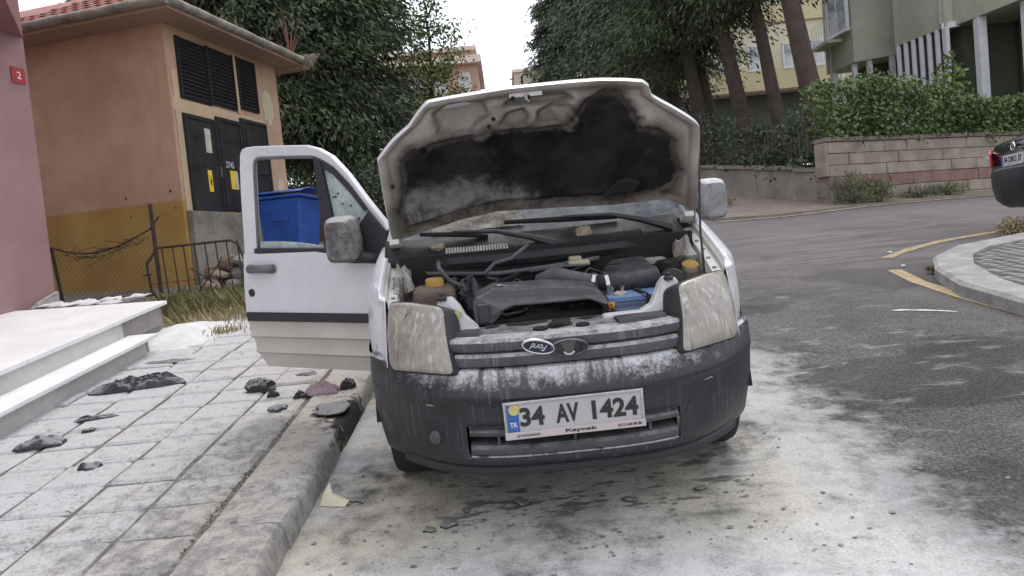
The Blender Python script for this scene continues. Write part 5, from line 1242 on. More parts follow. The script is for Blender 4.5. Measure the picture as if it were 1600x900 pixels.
M_bat = mat('blue grey battery case', (.09, .115, .165), .5, .2, 6, .1, 50, dust=.5, dscale=9, top=.2, dcol=(.33, .35, .38)); M_batt = mat('light blue battery lid', (.12, .20, .36), .5, .2, 8, dust=.4, dscale=10, top=.2, dcol=(.4, .42, .45))
bt = MB().box((.375, .465, .775), (.275, .155, .155)).build('battery', M_bat, van, bevel=.008)
MB().box((.375, .465, .866), (.279, .159, .028)).build('battery_lid', M_batt, bt, bevel=.006)
MB().box((.375, .386, .82), (.277, .006, .012)).build('battery_ridge', M_batt, bt, bevel=.002)
MB().prism([(.40, .384, .70), (.428, .384, .70), (.425, .384, .865), (.405, .385, .884), (.385, .55, .886), (.36, .55, .886), (.383, .384, .884), (.398, .384, .865)], (0, -.006, .003)).build('battery_strap', M_trim, bt)
for x, c in ((.255, M_chr), (.30, M_chr)): MB().tube([(x, .44, .87), (x + .012, .43, .915)], .008, 6).build('terminal', c, bt)
MB().lump((.295, .42, .885), (.03, .02, .012), 8, 5, .5).build('clamp_corrosion', mat('pinkish corrosion', (.36, .28, .24), .9, .2), bt, smooth=True)
MB().tube([(.232, .35, .822), (.236, .33, .845), (.228, .32, .868), (.245, .315, .868), (.238, .31, .85)], .008, 6).build('dipstick_handle', mat('orange loop', (.40, .19, .03), .5, .1), van, smooth='all')
for k in range(4): MB().tube([(.17 + .02 * k, .50, .82), (.20 + .01 * k, .45, .90 - .02 * k), (.245, .46, .885)], .009, 6).build('cable', mat('scorched red cable', (.10, .035, .03), .7, .3) if k == 1 else M_soot, van, smooth='all')
br = MB().box((.195, .86, .972), (.105, .075, .030)).build('brake_reservoir', mat('beige reservoir', (.36, .33, .215), .6, .15, 8), van, bevel=.01)
MB().box((.18, .86, .995), (.06, .05, .02)).build('cap', mat('beige reservoir', (.36, .33, .215), .6, .15, 8), br, bevel=.006)
MB().lathe([(0, -.03), (.05, -.03), (.058, -.02), (.058, .02), (.05, .03), (0, .03)], Matrix.Translation((.575, .60, .885)) @ Matrix.Rotation(R(75), 4, 'X'), 20).build('horn', M_dark, van, smooth=True)
wb = MB().box((.675, .66, .86), (.075, .10, .15)).build('washer_bottle', mat('brown stained bottle', (.15, .10, .075), .55, .3), van, bevel=.02); MB().lathe([(0, 0), (.038, 0), (.04, .008), (.03, .016), (0, .018)], Matrix.Translation((.68, .66, .938)) @ Matrix.Rotation(R(20), 4, 'X'), 14).build('cap', M_cap, wb, smooth=True)
MB().tube([(-.55, .885, .985), (-.2, .87, .955), (.05, .865, .965), (.30, .87, .985)], .012, 6).build('brake_pipe', M_hose, van, smooth='all')
MB().tube([(-.05, .80, .96), (.10, .78, .975), (.22, .80, .965)], .007, 6).build('vacuum_pipe', M_hose, van, smooth='all')
for k in range(16):
    r = random.Random(k + 300); p = [(r.uniform(-.45, .62), r.uniform(.6, .88), r.uniform(.78, .90))]
    for j in range(4): p.append((p[-1][0] + r.uniform(-.14, .14), min(.9, p[-1][1] + r.uniform(-.05, .05)), min(.97, p[-1][2] + r.uniform(-.04, .05))))
    MB().tube(p, .006 + .008 * r.random(), 6).build('burnt_cable', M_soot if k % 3 else M_dark, van, smooth='all')
MB().lump((.62, .74, .93), (.07, .06, .04), 31, 7, .5).build('burnt_module', M_soot, van, smooth=True); MB().box((.55, .80, .955), (.10, .06, .03)).build('fuse_tray', mat('dusty tan plastic', (.25, .23, .20), .8, .2), van, bevel=.006)
MB().lump((-.655, .74, .93), (.055, .16, .12), 17, 9, .5).build('flaked_inner_panel', mat('flaking whitish panel', (.26, .24, .21), .9, .5, 14, .9, 25, col2=(.46, .43, .38)), van, smooth=True)
MB().lump((.70, .82, .96), (.04, .10, .09), 18, 9, .5).build('flaked_inner_panel', mat('flaking whitish panel', (.26, .24, .21), .9, .5, 14, .9, 25, col2=(.46, .43, .38)), van, smooth=True)

M_wire = mat('ashy grey wire', (.13, .128, .125), .8, .5, 14)
for k in range(20):
    r = random.Random(k + 700); x0 = r.uniform(-.5, .6)
    MB().lump((x0, r.uniform(.56, .86), r.uniform(.80, .93)), (r.uniform(.02, .06), r.uniform(.02, .05), r.uniform(.015, .045)), 200 + k, 6, .7).build('burnt_fragment', (M_soot, M_dark, M_arch)[k % 3], van, smooth=True)
    if k < 14:
        p = [(x0, r.uniform(.55, .85), r.uniform(.86, .95))]
        for j in range(5): p.append((p[-1][0] + r.uniform(-.09, .09), min(.88, max(.48, p[-1][1] + r.uniform(-.06, .06))), min(.985, max(.84, p[-1][2] + r.uniform(-.05, .05)))))
        MB().tube(p, r.uniform(.0025, .005), 5).build('loose_wire', M_wire if k % 2 else M_soot, van, smooth='all')
for k in range(7):
    r = random.Random(k + 900); MB().box((r.uniform(-.42, .55), r.uniform(.6, .86), r.uniform(.86, .96)), (r.uniform(.03, .09), .03, r.uniform(.015, .05)), Matrix.Rotation(r.uniform(-.4, .4), 3, 'Y')).build('bracket', (M_arch, M_wpd, M_dark)[k % 3] if k != 1 else M_steel, van, bevel=.004)
# ---- bonnet, raised
HN = Vector((0, -.902, -.431))
def HP(x, t, o=0.0): return Vector((x, 1.07 - .431 * t, 1.13 + .902 * t)) + HN * o
Ls = ([0, .02, .30, .48, .56, .624, .68, .723, .745, .77], [-.705, -.711, -.716, -.714, -.632, -.545, -.503, -.469, -.44, -.40]); Rs_ = ([-.04, .13, .45, .49, .53, .578, .62, .66, .70, .722, .77], [.847, .841, .825, .819, .765, .689, .632, .583, .568, .564, .50])
def xl(t): return interp(t, *Ls)
def xr(t): return interp(t, *Rs_)
def ttop(x): return interp(x, [-.469, -.35, -.073, .2, .339, .449, .564], [.730, .742, .762, .764, .760, .748, .728])
def tbot(x): return interp(x, [-.711, -.68, -.542, -.35, -.164, .111, .417, .682, .80, .847], [.0, .02, .056, .10, .122, .112, .100, .108, .05, -.04])
def sdpoly(p, poly):
    x, y = p; d = 1e9; ins = False; n = len(poly)
    for i in range(n):
        ax, ay = poly[i]; bx, by_ = poly[(i + 1) % n]; ex, ey = bx - ax, by_ - ay; wx, wy = x - ax, y - ay
        k = max(0, min(1, (wx * ex + wy * ey) / (ex * ex + ey * ey + 1e-12))); d = min(d, (wx - ex * k) ** 2 + (wy - ey * k) ** 2)
        if (ay > y) != (by_ > y) and x < (bx - ax) * (y - ay) / (by_ - ay) + ax: ins = not ins
    return -math.sqrt(d) if ins else math.sqrt(d)
char = [(-.614, .335), (-.606, .44), (-.560, .49), (-.394, .522), (-.245, .533), (-.057, .537), (.049, .532), (.195, .539), (.25, .60), (.285, .664), (.373, .699), (.44, .684), (.475, .619), (.521, .555), (.543, .50), (.628, .485), (.701, .431), (.725, .33), (.755, .249), (.719, .189), (.65, .15), (.535, .125), (.416, .125), (.184, .135), (.037, .132), (-.192, .135), (-.392, .112), (-.619, .07), (-.647, .183)]
scal = [[(-.41, .56), (-.43, .66), (-.35, .705), (-.20, .70), (-.175, .64), (-.27, .555)], [(-.12, .57), (-.085, .625), (-.01, .645), (.012, .60), (.0, .558)], [(.055, .558), (.06, .62), (.12, .655), (.20, .65), (.235, .60), (.20, .565)], [(-.10, .675), (-.05, .70), (.18, .70), (.22, .675), (.1, .665)]]
def dome(x, t): return -.045 * max(0, 1 - ((x - .05) / .74) ** 2) * sstep(.0, .25, t) * sstep(.78, .55, t)
def edge_d(x, t): return min(x - xl(t), xr(t) - x, (ttop(x) - t) * 1.0, (t - tbot(x)) + .03)
def inner_o(x, t):
    e = edge_d(x, t)
    o = .010 * sstep(.030, .018, e) - .014 * sstep(.03, .05, e) * sstep(.09, .065, e) + .004
    o -= .030 * sstep(.012, -.012, sdpoly((x, t), char))
    for s in scal: o -= .030 * sstep(.014, -.010, sdpoly((x, t), s))
    # strap ribs
    for a, b in (((-.13, .655), (-.215, .535)), ((.17, .63), (.215, .54))):
        ax, ay = a; bx, by_ = b; ex, ey = bx - ax, by_ - ay; k = max(0, min(1, ((x - ax) * ex + (t - ay) * ey) / (ex * ex + ey * ey))); d = math.hypot(x - ax - ex * k, t - ay - ey * k)
        o = max(o, .008 * sstep(.045, .03, d)) if d < .045 else o
    for cx, ct2 in ((-.50, .48), (.545, .535)):
        d = math.hypot(x - cx, t - ct2); o += .010 * sstep(.05, .03, d) - .018 * sstep(.022, .014, d)
    return o + .0025 * mnoise.noise(Vector((x * 9, t * 9, 0)))
def hoodmat():
    t = NT('sooty cream bonnet lining'); v = t.co(); n1 = t.noise(5, 6, v, .6); n2 = t.noise(22, 6, v, .65)
    c = t.mix(t.ss(n1, .3, .7), (.25, .222, .195), (.40, .365, .33))
    c = t.mix(t.m_('MULTIPLY', t.ss(n2, .56, .72), .4), c, (.22, .185, .15))
    x, y, z = t.sep(v)
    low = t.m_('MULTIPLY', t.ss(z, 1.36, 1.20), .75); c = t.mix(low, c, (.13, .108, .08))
    at = t.n.new('ShaderNodeAttribute'); at.attribute_name = 'soot_shade'; so = t.m_('ADD', at.outputs['Fac'], t.m_('MULTIPLY', t.m_('SUBTRACT', n2, .5), t.m_('MULTIPLY', at.outputs['Fac'], 1.2)), clamp=True)
    c = t.mix(t.m_('MULTIPLY', so, .93), c, (.022, .018, .016))  # darkens for soot and for the painted relief shade
    t.bump(n2, .15, .01); return t.out(c, .75, 0, .3)
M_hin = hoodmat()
mb = MB(); nu, nv = 110, 62
def hfn(u, v):
    r = v; t0 = r * .745; x = xl(t0) + (xr(t0) - xl(t0)) * u
    t = tbot(x) * (1 - r) ** 1.0 + ttop(x) * r if True else 0
    return x, t
pts_ = [hfn(i / nu, j / nv) for j in range(nv + 1) for i in range(nu + 1)]
mb.add([HP(x, t, inner_o(x, t) + dome(x, t)) for x, t in pts_], [(j * (nu + 1) + i, j * (nu + 1) + i + 1, (j + 1) * (nu + 1) + i + 1, (j + 1) * (nu + 1) + i) for j in range(nv) for i in range(nu)])
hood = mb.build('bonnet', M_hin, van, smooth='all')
at_ = hood.data.attributes.new('soot_shade', 'FLOAT', 'POINT')
def soot_shade_at(x, t):  # soot round the pad, plus painted shade along recess edges and grooves
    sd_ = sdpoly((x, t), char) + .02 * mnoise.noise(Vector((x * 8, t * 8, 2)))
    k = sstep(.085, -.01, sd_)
    for q in scal: k = max(k, .72 * sstep(.020, .003, abs(sdpoly((x, t), q))), .18 * sstep(.01, -.02, sdpoly((x, t), q)))  # recess edges drawn dark to shade the relief
    ed_ = edge_d(x, t); k = max(k, .5 * sstep(.016, .0, abs(ed_ - .040)), .28 * sstep(.012, .0, abs(ed_ - .085)))  # groove lines of the rim, shade put into the colour
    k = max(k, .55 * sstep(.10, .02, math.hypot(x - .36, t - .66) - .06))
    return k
at_.data.foreach_set('value', [soot_shade_at(x, t) for x, t in pts_])
# outer skin
mb = MB(); ring = [hfn(i / nu, 1) for i in range(nu + 1)] + [hfn(1, 1 - j / nv) for j in range(1, nv + 1)] + [hfn(1 - i / nu, 0) for i in range(1, nu + 1)] + [hfn(0, j / nv) for j in range(1, nv)]
n = len(ring); cxm = .05
def outp(x, t, o): return HP(x + (.006 if x > .05 else -.006), t + .004, o)
A0 = [HP(x, t, .004 + .01 + dome(x, t)) for x, t in ring]; A1 = [outp(x, t, -.012 + dome(x, t)) for x, t in ring]; A2 = [HP(x * .985, t * .99, -.035 + dome(x, t)) for x, t in ring]
mb.add(A0 + A1 + A2, [(r * n + k, r * n + (k + 1) % n, (r + 1) * n + (k + 1) % n, (r + 1) * n + k) for r in range(2) for k in range(n) if not nu + nv - 1 < k < nu + nv + nu + 1])
mb.grid(lambda u, v: HP(hfn(u, v)[0] * .985, hfn(u, v)[1] * .99, -.036 + dome(*hfn(u, v)) - .03 * math.sin(math.pi * u) * math.sin(math.pi * v)), 30, 16)
mb.build('bonnet_skin', M_wp, hood, smooth=True)
# burnt insulation pad inside the bonnet
def padmat():
    t = NT('charred insulation'); v = t.co(); x, y, z = t.sep(v); n1 = t.noise(4.5, 7, v, .6); n2 = t.noise(18, 7, v, .7)
    c = t.mix(t.ss(n1, .35, .68), (.008, .0072, .0075), (.028, .0245, .025))
    dd = t.m_('ADD', t.m_('POWER', t.m_('MULTIPLY', t.m_('ADD', x, .42), 2.5), 2.0), t.m_('POWER', t.m_('MULTIPLY', t.m_('SUBTRACT', z, 1.255), 6.0), 2.0))
    g = t.ss(t.m_('ADD', dd, t.m_('MULTIPLY', t.m_('SUBTRACT', n2, .5), 2.4)), 1.35, .35)
    c = t.mix(t.m_('MULTIPLY', t.m_('MULTIPLY', g, .95), t.ss(t.noise(9, 7, v, .7, .6), .32, .62, .25, 1)), c, (.20, .188, .178))
    c = t.mix(t.m_('MULTIPLY', t.ss(n2, .62, .74), .4), c, (.11, .095, .085))
    at = t.n.new('ShaderNodeAttribute'); at.attribute_name = 'rim'; c = t.mix(t.ss(t.m_('ADD', at.outputs['Fac'], t.m_('MULTIPLY', t.m_('SUBTRACT', n2, .5), 1.3)), .35, .95), c, (.085, .072, .06))
    t.bump(n2, .5, .02); return t.out(c, .95, 0, .15)
mb = MB(); gx, gt_ = 190, 96; idx = {}; rim_ = []
for j in range(gt_ + 1):
    for i in range(gx + 1):
        x = -.68 + 1.47 * i / gx; t = .05 + .67 * j / gt_
        s = sdpoly((x, t), char) + .016 * mnoise.noise(Vector((x * 11, t * 11, 4))) + .008 * mnoise.noise(Vector((x * 40, t * 40, 4)))
        if s < .006:
            rim_.append(sstep(-.05, .006, s)); idx[(i, j)] = len(mb.v); mb.v.append(tuple(HP(x, t, dome(x, t) + inner_o(x, t) + .004 + .016 * sstep(.0, -.03, s) + .008 * mnoise.noise(Vector((x * 6, t * 6, 1))) + .004 * mnoise.noise(Vector((x * 22, t * 22, 1))) - .006 * sstep(-.004, .01, s))))
for j in range(gt_):
    for i in range(gx):
        q = [idx.get(k) for k in ((i, j), (i + 1, j), (i + 1, j + 1), (i, j + 1))]
        if None not in q: mb.f.append(tuple(q))
pad = mb.build('insulation_pad', padmat(), hood, smooth='all')
if len(pad.data.vertices) == len(rim_): pad.data.attributes.new('rim', 'FLOAT', 'POINT').data.foreach_set('value', rim_)
mb = MB(); mb.prism([HP(x, t, -.02) for x, t in ((.36, .155), (.53, .165), (.555, .215), (.50, .245), (.44, .235))], HN * .022); mb.build('baffle', M_soot, hood, bevel=.012)
for (x, t) in ((-.178, .59), (-.155, .625), (-.665, .33), (.21, .585), (.01, .715), (-.06, .715)): MB().lathe([(0, 0), (.011, 0), (.011, .004), (0, .004)], Matrix.Translation(HP(x, t, .010)) @ HN.to_track_quat('Z', 'Y').to_matrix().to_4x4(), 10).build('bonnet_hole', M_soot, hood)
MB().tube([HP(.0, .735, .01), HP(.0, .71, .03), HP(.012, .70, .03)], .007, 6).build('striker', M_steel, hood)
MB().box(tuple(HP(.0, .725, .0)), (.15, .012, .02)).build('striker_plate', M_wpd, hood)
MB().tube([HP(.835, .30, .02), (.83, .93, 1.30), (.775, .78, 1.08), (.725, .60, .91)], .006, 6).build('prop_rod', M_dark, van, smooth='all')
for sx, xx in ((-1, -.70), (1, .80)): MB().box((xx, 1.06, 1.125), (.05, .10, .03), Matrix.Rotation(R(-25), 3, 'X')).build('hinge', M_wpd, van, bevel=.006)

# ---- open front door (outer skin turned towards the camera), hinged at the wing
HG = Vector((-.84, 1.28, 0)); DD = Vector((-math.sin(R(60)), math.cos(R(60)), 0)); DN = Vector((-.5, -.866, 0))
def DP(a, z, o=0.0): return HG + DD * a + DN * o + Vector((0, 0, z))
def skin_o(z): return .018 * math.sin(math.pi * min(1, max(0, (z - .40) / .75))) if z < 1.12 else .0
rib = [(.70, .0), (.69, -.004), (.655, -.014), (.62, -.006), (.605, .006), (.59, -.016), (.555, -.024), (.52, -.012), (.505, .0), (.49, -.022), (.45, -.032), (.405, -.04)]
zs = [1.10, 1.06, 1.0, .92, .85, .78, .755, .735] + [r[0] for r in rib]
oz = [skin_o(z) for z in zs[:8]] + [skin_o(.7) + r[1] for r in rib]
mb = MB(); nA = 14
def aedge(z): return interp(z, [.40, .435, .47, .50, .54, .578, .64, .709, .9, 1.086, 1.15], [.895, .912, .922, .938, .942, .959, .962, .966, .95, .928, .92])
for z, o in zip(zs, oz):
    for i in range(nA + 1):
        a = -.02 + (aedge(z) + .02) * i / nA; zz = z
        if z > 1.0: zz = min(z, interp(a, [0, .22, .30, .36], [1.02, 1.03, 1.085, 1.10]))
        mb.v.append(tuple(DP(a, zz + .012 * (a / .96) * 0, o)))
for j in range(len(zs) - 1):
    for i in range(nA): mb.f.append((j * (nA + 1) + i, j * (nA + 1) + i + 1, (j + 1) * (nA + 1) + i + 1, (j + 1) * (nA + 1) + i))
low_f = [f for f in mb.f if min(mb.v[q][2] for q in f) < .698]; up_f = [f for f in mb.f if f not in low_f]
ml = MB(); ml.v = list(mb.v); ml.f = low_f; mb.f = up_f
door = mb.build('front_door', M_wp, van, smooth=True)
dl_ = ml.build('lower_skin', mat('road dirt on white paint', (.47, .45, .405), .55, .10, 3, dust=.4, dscale=8, top=.05, dcol=(.33, .31, .265)), door, smooth=True)
MB().prism([DP(-.01, 1.0, -.01), DP(.22, 1.02, -.01), DP(.34, 1.085, -.01), DP(.90, 1.085, -.01), DP(.94, .8, -.03), DP(.93, .60, -.03), DP(.88, .42, -.03), DP(.0, .42, -.03)], DN * -.05).build('inner_door_panel', M_trim, door)
for p in door.data.polygons: pass
# upper frame of the door
outer = [(.928, 1.08), (.905, 1.27), (.881, 1.46), (.858, 1.60), (.840, 1.676), (.822, 1.698), (.79, 1.707), (.726, 1.707), (.55, 1.695), (.358, 1.680), (.274, 1.653), (.195, 1.608), (.104, 1.51), (.001, 1.367), (-.096, 1.244), (-.112, 1.19)]
innr = [(.832, 1.09), (.815, 1.22), (.79, 1.40), (.768, 1.56), (.756, 1.615), (.745, 1.632), (.726, 1.642), (.70, 1.643), (.52, 1.632), (.335, 1.618), (.262, 1.590), (.19, 1.545), (.10, 1.45), (.005, 1.318), (-.07, 1.222), (-.085, 1.19)]
mb = MB()
for o, side_ in ((.0, 0), (-.045, 1)):
    mb.v += [tuple(DP(a, z, o)) for a, z in outer] + [tuple(DP(a, z, o - (.012 if not side_ else 0))) for a, z in innr]
k = len(outer)
for i in range(k - 1):
    mb.f += [(i, i + 1, k + i + 1, k + i), (2 * k + i, 3 * k + i, 3 * k + i + 1, 2 * k + i + 1), (i, 2 * k + i, 2 * k + i + 1, i + 1), (k + i, k + i + 1, 3 * k + i + 1, 3 * k + i)]
mb.f += [(0, k, 3 * k, 2 * k), (k - 1, 3 * k - 1, 4 * k - 1, 2 * k - 1)]
mb.build('door_frame', M_wp, door, smooth=True, bevel=.008)
seal = MB().tube([DP(a * .995 + .0, z - .004, -.018) for a, z in innr], .010, 6); seal.build('door_seal', mat('grey rubber seal', (.11, .115, .12), .6, .2), door, smooth='all')
MB().prism([DP(*p) for p in ((.317, 1.618), (.272, 1.595), (.215, 1.05), (.325, 1.085))], DN * -.03).build('window_divider', M_trim, door, bevel=.004)
MB().prism([DP(a, z, .004) for a, z in ((.842, 1.128), (.842, 1.095), (.80, 1.088), (.335, 1.082), (.245, 1.025), (.19, 1.010), (-.06, 1.000), (-.112, 1.19), (-.072, 1.222), (.0, 1.295), (.010, 1.285), (.205, 1.098), (.225, 1.09), (.325, 1.115))], DN * -.035).build('belt_trim', M_trim, door, bevel=.006)
MB().prism([DP(a, z, -.004) for a, z in ((.26, 1.588), (.19, 1.543), (.10, 1.448), (.0, 1.312), (.022, 1.302), (.11, 1.415), (.20, 1.51), (.265, 1.55))], DN * -.02).build('quarter_trim', M_trim, door)
qg = MB().prism([DP(a, z, -.02) for a, z in ((.265, 1.56), (.012, 1.30), (.195, 1.10), (.222, 1.10))], DN * -.005).build('quarter_glass', glass('greenish dusty glass', (.34, .43, .40), .62, .15, .55), door)
fl_ = MB(); rs = random.Random(4)
for k in range(16):
    a, z = rs.uniform(.06, .24), rs.uniform(1.14, 1.45)
    if z < 1.10 + (.26 - a) * 0 + 1.0 and z < 1.30 + (a - .02) * 1.0: fl_.box(tuple(DP(a, z, -.017)), (.008, .004, .010))
tag(fl_.build('soot_spots', M_soot, door), kind='stuff')
MB().prism([DP(a, z, -.022) for a, z in ((.84, 1.10), (.84, 1.150), (.787, 1.166), (.65, 1.160), (.502, 1.148), (.40, 1.132), (.31, 1.118), (.31, 1.08))], DN * -.005).build('lowered_glass', glass('greenish dusty glass', (.34, .43, .40), .62, .15, .55), door)
hb = MB().tube([DP(.878, 1.012, .012), DP(.862, 1.013, .036), DP(.79, 1.012, .042), DP(.715, 1.010, .036), DP(.698, 1.008, .012)], [.026, .026, .022, .026, .026], 10); hb.build('door_handle', mat('grey plastic handle', (.12, .12, .125), .55, .15, 8, dust=.3, dscale=9, top=.1, dcol=(.3, .3, .3)), door, smooth='all')
MB().lathe([(0, 0), (.024, 0), (.024, .006), (0, .008)], Matrix.Translation(DP(.895, .868, .014)) @ DN.to_track_quat('Z', 'Y').to_matrix().to_4x4(), 16).build('door_lock', M_trim, door)
MB().prism([DP(.955, .752, .016), DP(.04, .748, .016), DP(.04, .695, .016), DP(.955, .698, .016)], DN * .014).build('rubbing_strip', M_trim, door, bevel=.005)
M_dlow = M_wpd
# mirrors
def mirror(P, n_, w, h, arm, nm_m, par):
    n_ = Vector(n_).normalized(); r_ = Vector((n_.y, -n_.x, 0)); r_ = r_ if r_.x > 0 else -r_
    mb = MB(); N = 8; rings = [(0.80, -.075), (.96, -.055), (1.0, -.01), (1.0, .04), (.95, .06), (.90, .058)]
    na = 28; vs = []
    for k_, o in rings:
        for q in range(na):
            a = 2 * math.pi * q / na; ca, sa = math.cos(a), math.sin(a); e = .42
            vs.append(Vector(P) + r_ * (math.copysign(abs(ca) ** e, ca) * w / 2 * k_ * (1 - .08 * (sa > 0))) + Vector((0, 0, math.copysign(abs(sa) ** e, sa) * h / 2 * k_)) - n_ * o)
    mb.add(vs, [(i * na + q, i * na + (q + 1) % na, (i + 1) * na + (q + 1) % na, (i + 1) * na + q) for i in range(5) for q in range(na)] + [tuple(range(na)), tuple(range(5 * na, 6 * na))[::-1]])
    mo = mb.build('mirror', nm_m, par, smooth=True)
    MB().tube(arm, [.035, .03, .035], 8).build('mirror_arm', M_trim, mo, smooth='all')
    return mo
M_mirL = mat('burnt powdered mirror shell', (.03, .028, .028), .7, .35, 13, col2=(.26, .245, .235), bump=.25, bscale=60, dust=.9, dscale=16, streak=.7, top=.45, dcol=(.42, .40, .39))
M_mirR = mat('white powdered mirror shell', (.22, .22, .23), .8, .4, 12, .3, 60, dust=.9, dscale=18, streak=.75, top=.35, dcol=(.58, .575, .58))
mirror(DP(.10, 1.168, .10), (-.25, -.97, 0), .172, .245, [DP(.06, 1.07, .08), DP(-.01, 1.06, .05), DP(-.05, 1.05, .0)], M_mirL, door)
mirror((1.09, 1.50, 1.165), (.05, -1, 0), .165, .235, [(1.05, 1.52, 1.10), (.96, 1.52, 1.09), (.86, 1.52, 1.09)], M_mirR, rd)

# ================================================================== BLACK CAR on the right, seen from behind
M_blk_p = mat('black car paint', (.010, .0125, .019), .22, .2, 3, coat=.6, dust=.15, dscale=6, top=.05, dcol=(.09, .085, .08))
M_blk_b = mat('dull black bumper', (.014, .0155, .020), .42, .2, 4, dust=.3, dscale=7, top=.05, dcol=(.07, .068, .066))
car = thing('parked_car', 'black saloon car at the right frame edge, seen from behind in the side street', 'car', (6.36, 9.0, gh(6.4, 9.2) + .01), R(-99.8))
def carsec(y, hw, zb, zm, zt_, n=9):
    r = [(-hw * .92, zb), (-hw, zb + .12), (-hw * 1.0, zm), (-hw * .94, zt_ - .06), (-hw * .82, zt_ - .01), (0, zt_ + .015), (hw * .82, zt_ - .01), (hw * .94, zt_ - .06), (hw, zm), (hw, zb + .12), (hw * .92, zb)]
    return [(x, y - 0 + (.10 * (abs(x) / .9) ** 3 if y < .3 else (-.12 * (abs(x) / .9) ** 3 if y > 4.2 else 0)), z) for x, z in r]
secs = [carsec(.02, .80, .55, .86, 1.06), carsec(.05, .84, .45, .85, 1.13), carsec(.14, .87, .36, .84, 1.175), carsec(.45, .90, .28, .82, 1.18), carsec(1.0, .91, .25, .80, 1.12), carsec(2.4, .91, .25, .78, 1.02), carsec(3.4, .90, .25, .76, 1.0), carsec(4.2, .86, .30, .70, .90), carsec(4.55, .74, .36, .60, .72)]
mb = MB(); k = 11; mb.add([p for q in secs for p in q], [(i * k + j, i * k + (j + 1) % k, (i + 1) * k + (j + 1) % k, (i + 1) * k + j) for i in range(len(secs) - 1) for j in range(k)] + [tuple(range(k)), tuple(range((len(secs) - 1) * k, len(secs) * k))[::-1]])
cbody = mb.build('body', M_blk_p, car, smooth=True, bevel=.02)
def cabsec(y, hb, ht, z0_, z1_): return [(-hb, y, z0_), (-ht, y, z1_), (0, y, z1_ + .03), (ht, y, z1_), (hb, y, z0_)]
cs_ = [cabsec(.55, .70, .66, 1.15, 1.17), cabsec(1.25, .80, .58, 1.10, 1.45), cabsec(1.9, .82, .60, 1.05, 1.50), cabsec(2.5, .80, .58, 1.03, 1.44), cabsec(3.25, .72, .64, 1.0, 1.03)]
mb = MB(); mb.add([p for q in cs_ for p in q], [(i * 5 + j, i * 5 + j + 1, (i + 1) * 5 + j + 1, (i + 1) * 5 + j) for i in range(4) for j in range(4)]); mb.build('cabin', M_dglass, car, smooth='all')
mb = MB(); mb.grid(lambda u, v: ((-.58 + 1.16 * u), 1.2 + 1.3 * v, 1.475 + .045 * math.sin(math.pi * v) + .02 * math.sin(math.pi * u)), 6, 6); mb.build('roof', M_blk_p, car, smooth='all', solid=.02)
mb = MB()   # rear bumper, bulging behind the plate recess
def cbf(u, v):
    a = -1 + 2 * u; x = .90 * math.sin(a * math.pi / 2); z, d = [(.30, .10), (.34, .02), (.42, -.06), (.60, -.10), (.74, -.105), (.79, -.09), (.815, -.04), (.82, .03)][int(round(v * 7))]
    return (x, d + .52 * (abs(x) / .90) ** 4, z + .05 * (abs(x) / .9) ** 6 * (z < .5))
mb.grid(cbf, 32, 7); mb.build('rear_bumper', M_blk_b, car, smooth=True, solid=.01)
pl2 = MB().box((0, -.012, .905), (.53, .012, .118)).build('number_plate', mat('clean white plate', (.60, .60, .62), .45, .05, 10), car)
pl2.matrix_basis = Matrix.Translation((0, -.005, 0))
MB().box((-.243, -.0185, .905), (.04, .002, .11)).build('blue_band', mat('plate blue', (.025, .10, .33), .5), pl2)
text('plate_characters', '34 DRG 37', M_ink, pl2, Matrix.Translation((.02, -.018, .905)) @ MX, .44, .078, .003, .02)
MB().box((0, -.012, .835), (.50, .02, .014)).build('plate_sill', mat('clean white plate', (.60, .60, .62), .45), car, bevel=.003)
M_chrb = mat('bright chrome', (.75, .75, .77), .12, .05, metal=1.0)
oval(.105, .105, .012, .009, Matrix.Translation((-.0, -.0, 1.06)), 'badge', M_chrb, M_blk_p, car)
text('badge_letters', 'VW', M_chrb, car, Matrix.Translation((0, -.010, 1.06)) @ MX, .062, .06, .004, .0)
MB().box((.30, .0, 1.03), (.34, .02, .016)).build('chrome_strip', M_chrb, car, bevel=.004)
M_red = mat('red tail lamp', (.42, .02, .025), .18, .15, 8, coat=.6)
for sx in (-1, 1):
    mb = MB(); mb.prism([(sx * .60, .02, .86), (sx * .66, .045, 1.04), (sx * .76, .09, 1.09), (sx * .87, .24, 1.08), (sx * .885, .30, .98), (sx * .80, .12, .87)], (0, -.035, 0)); lo = mb.build('tail_light', M_red, car, bevel=.012)
    MB().box((sx * .70, -.0, .985), (.09, .02, .05)).build('reverse_lamp', mat('clear lamp', (.5, .48, .48), .2), lo, bevel=.006)
    MB().prism([(sx * .66, 4.42, .62), (sx * .82, 4.25, .66), (sx * .84, 4.1, .76), (sx * .62, 4.38, .72)], (0, .04, 0)).build('headlight', mat('clear lamp', (.5, .48, .48), .2), car)
    MB().box((sx * .98, 2.75, 1.05), (.16, .12, .12)).build('mirror', M_blk_p, car, bevel=.03)
    for y in (.95, 3.62):
        Mw = Matrix.Translation((sx * .80, y, .32)) @ Matrix.Rotation(R(90) * sx, 4, 'Y')
        w = MB().lathe([(.20, -.09), (.30, -.095), (.32, -.06), (.32, .06), (.30, .095), (.21, .09)], Mw, 28).build('wheel', M_tyre, car, smooth=True); MB().lathe([(0, .07), (.06, .075), (.17, .085), (.21, .095), (.21, -.05), (0, -.05)], Mw, 20).build('rim', M_steel, w, smooth=True)

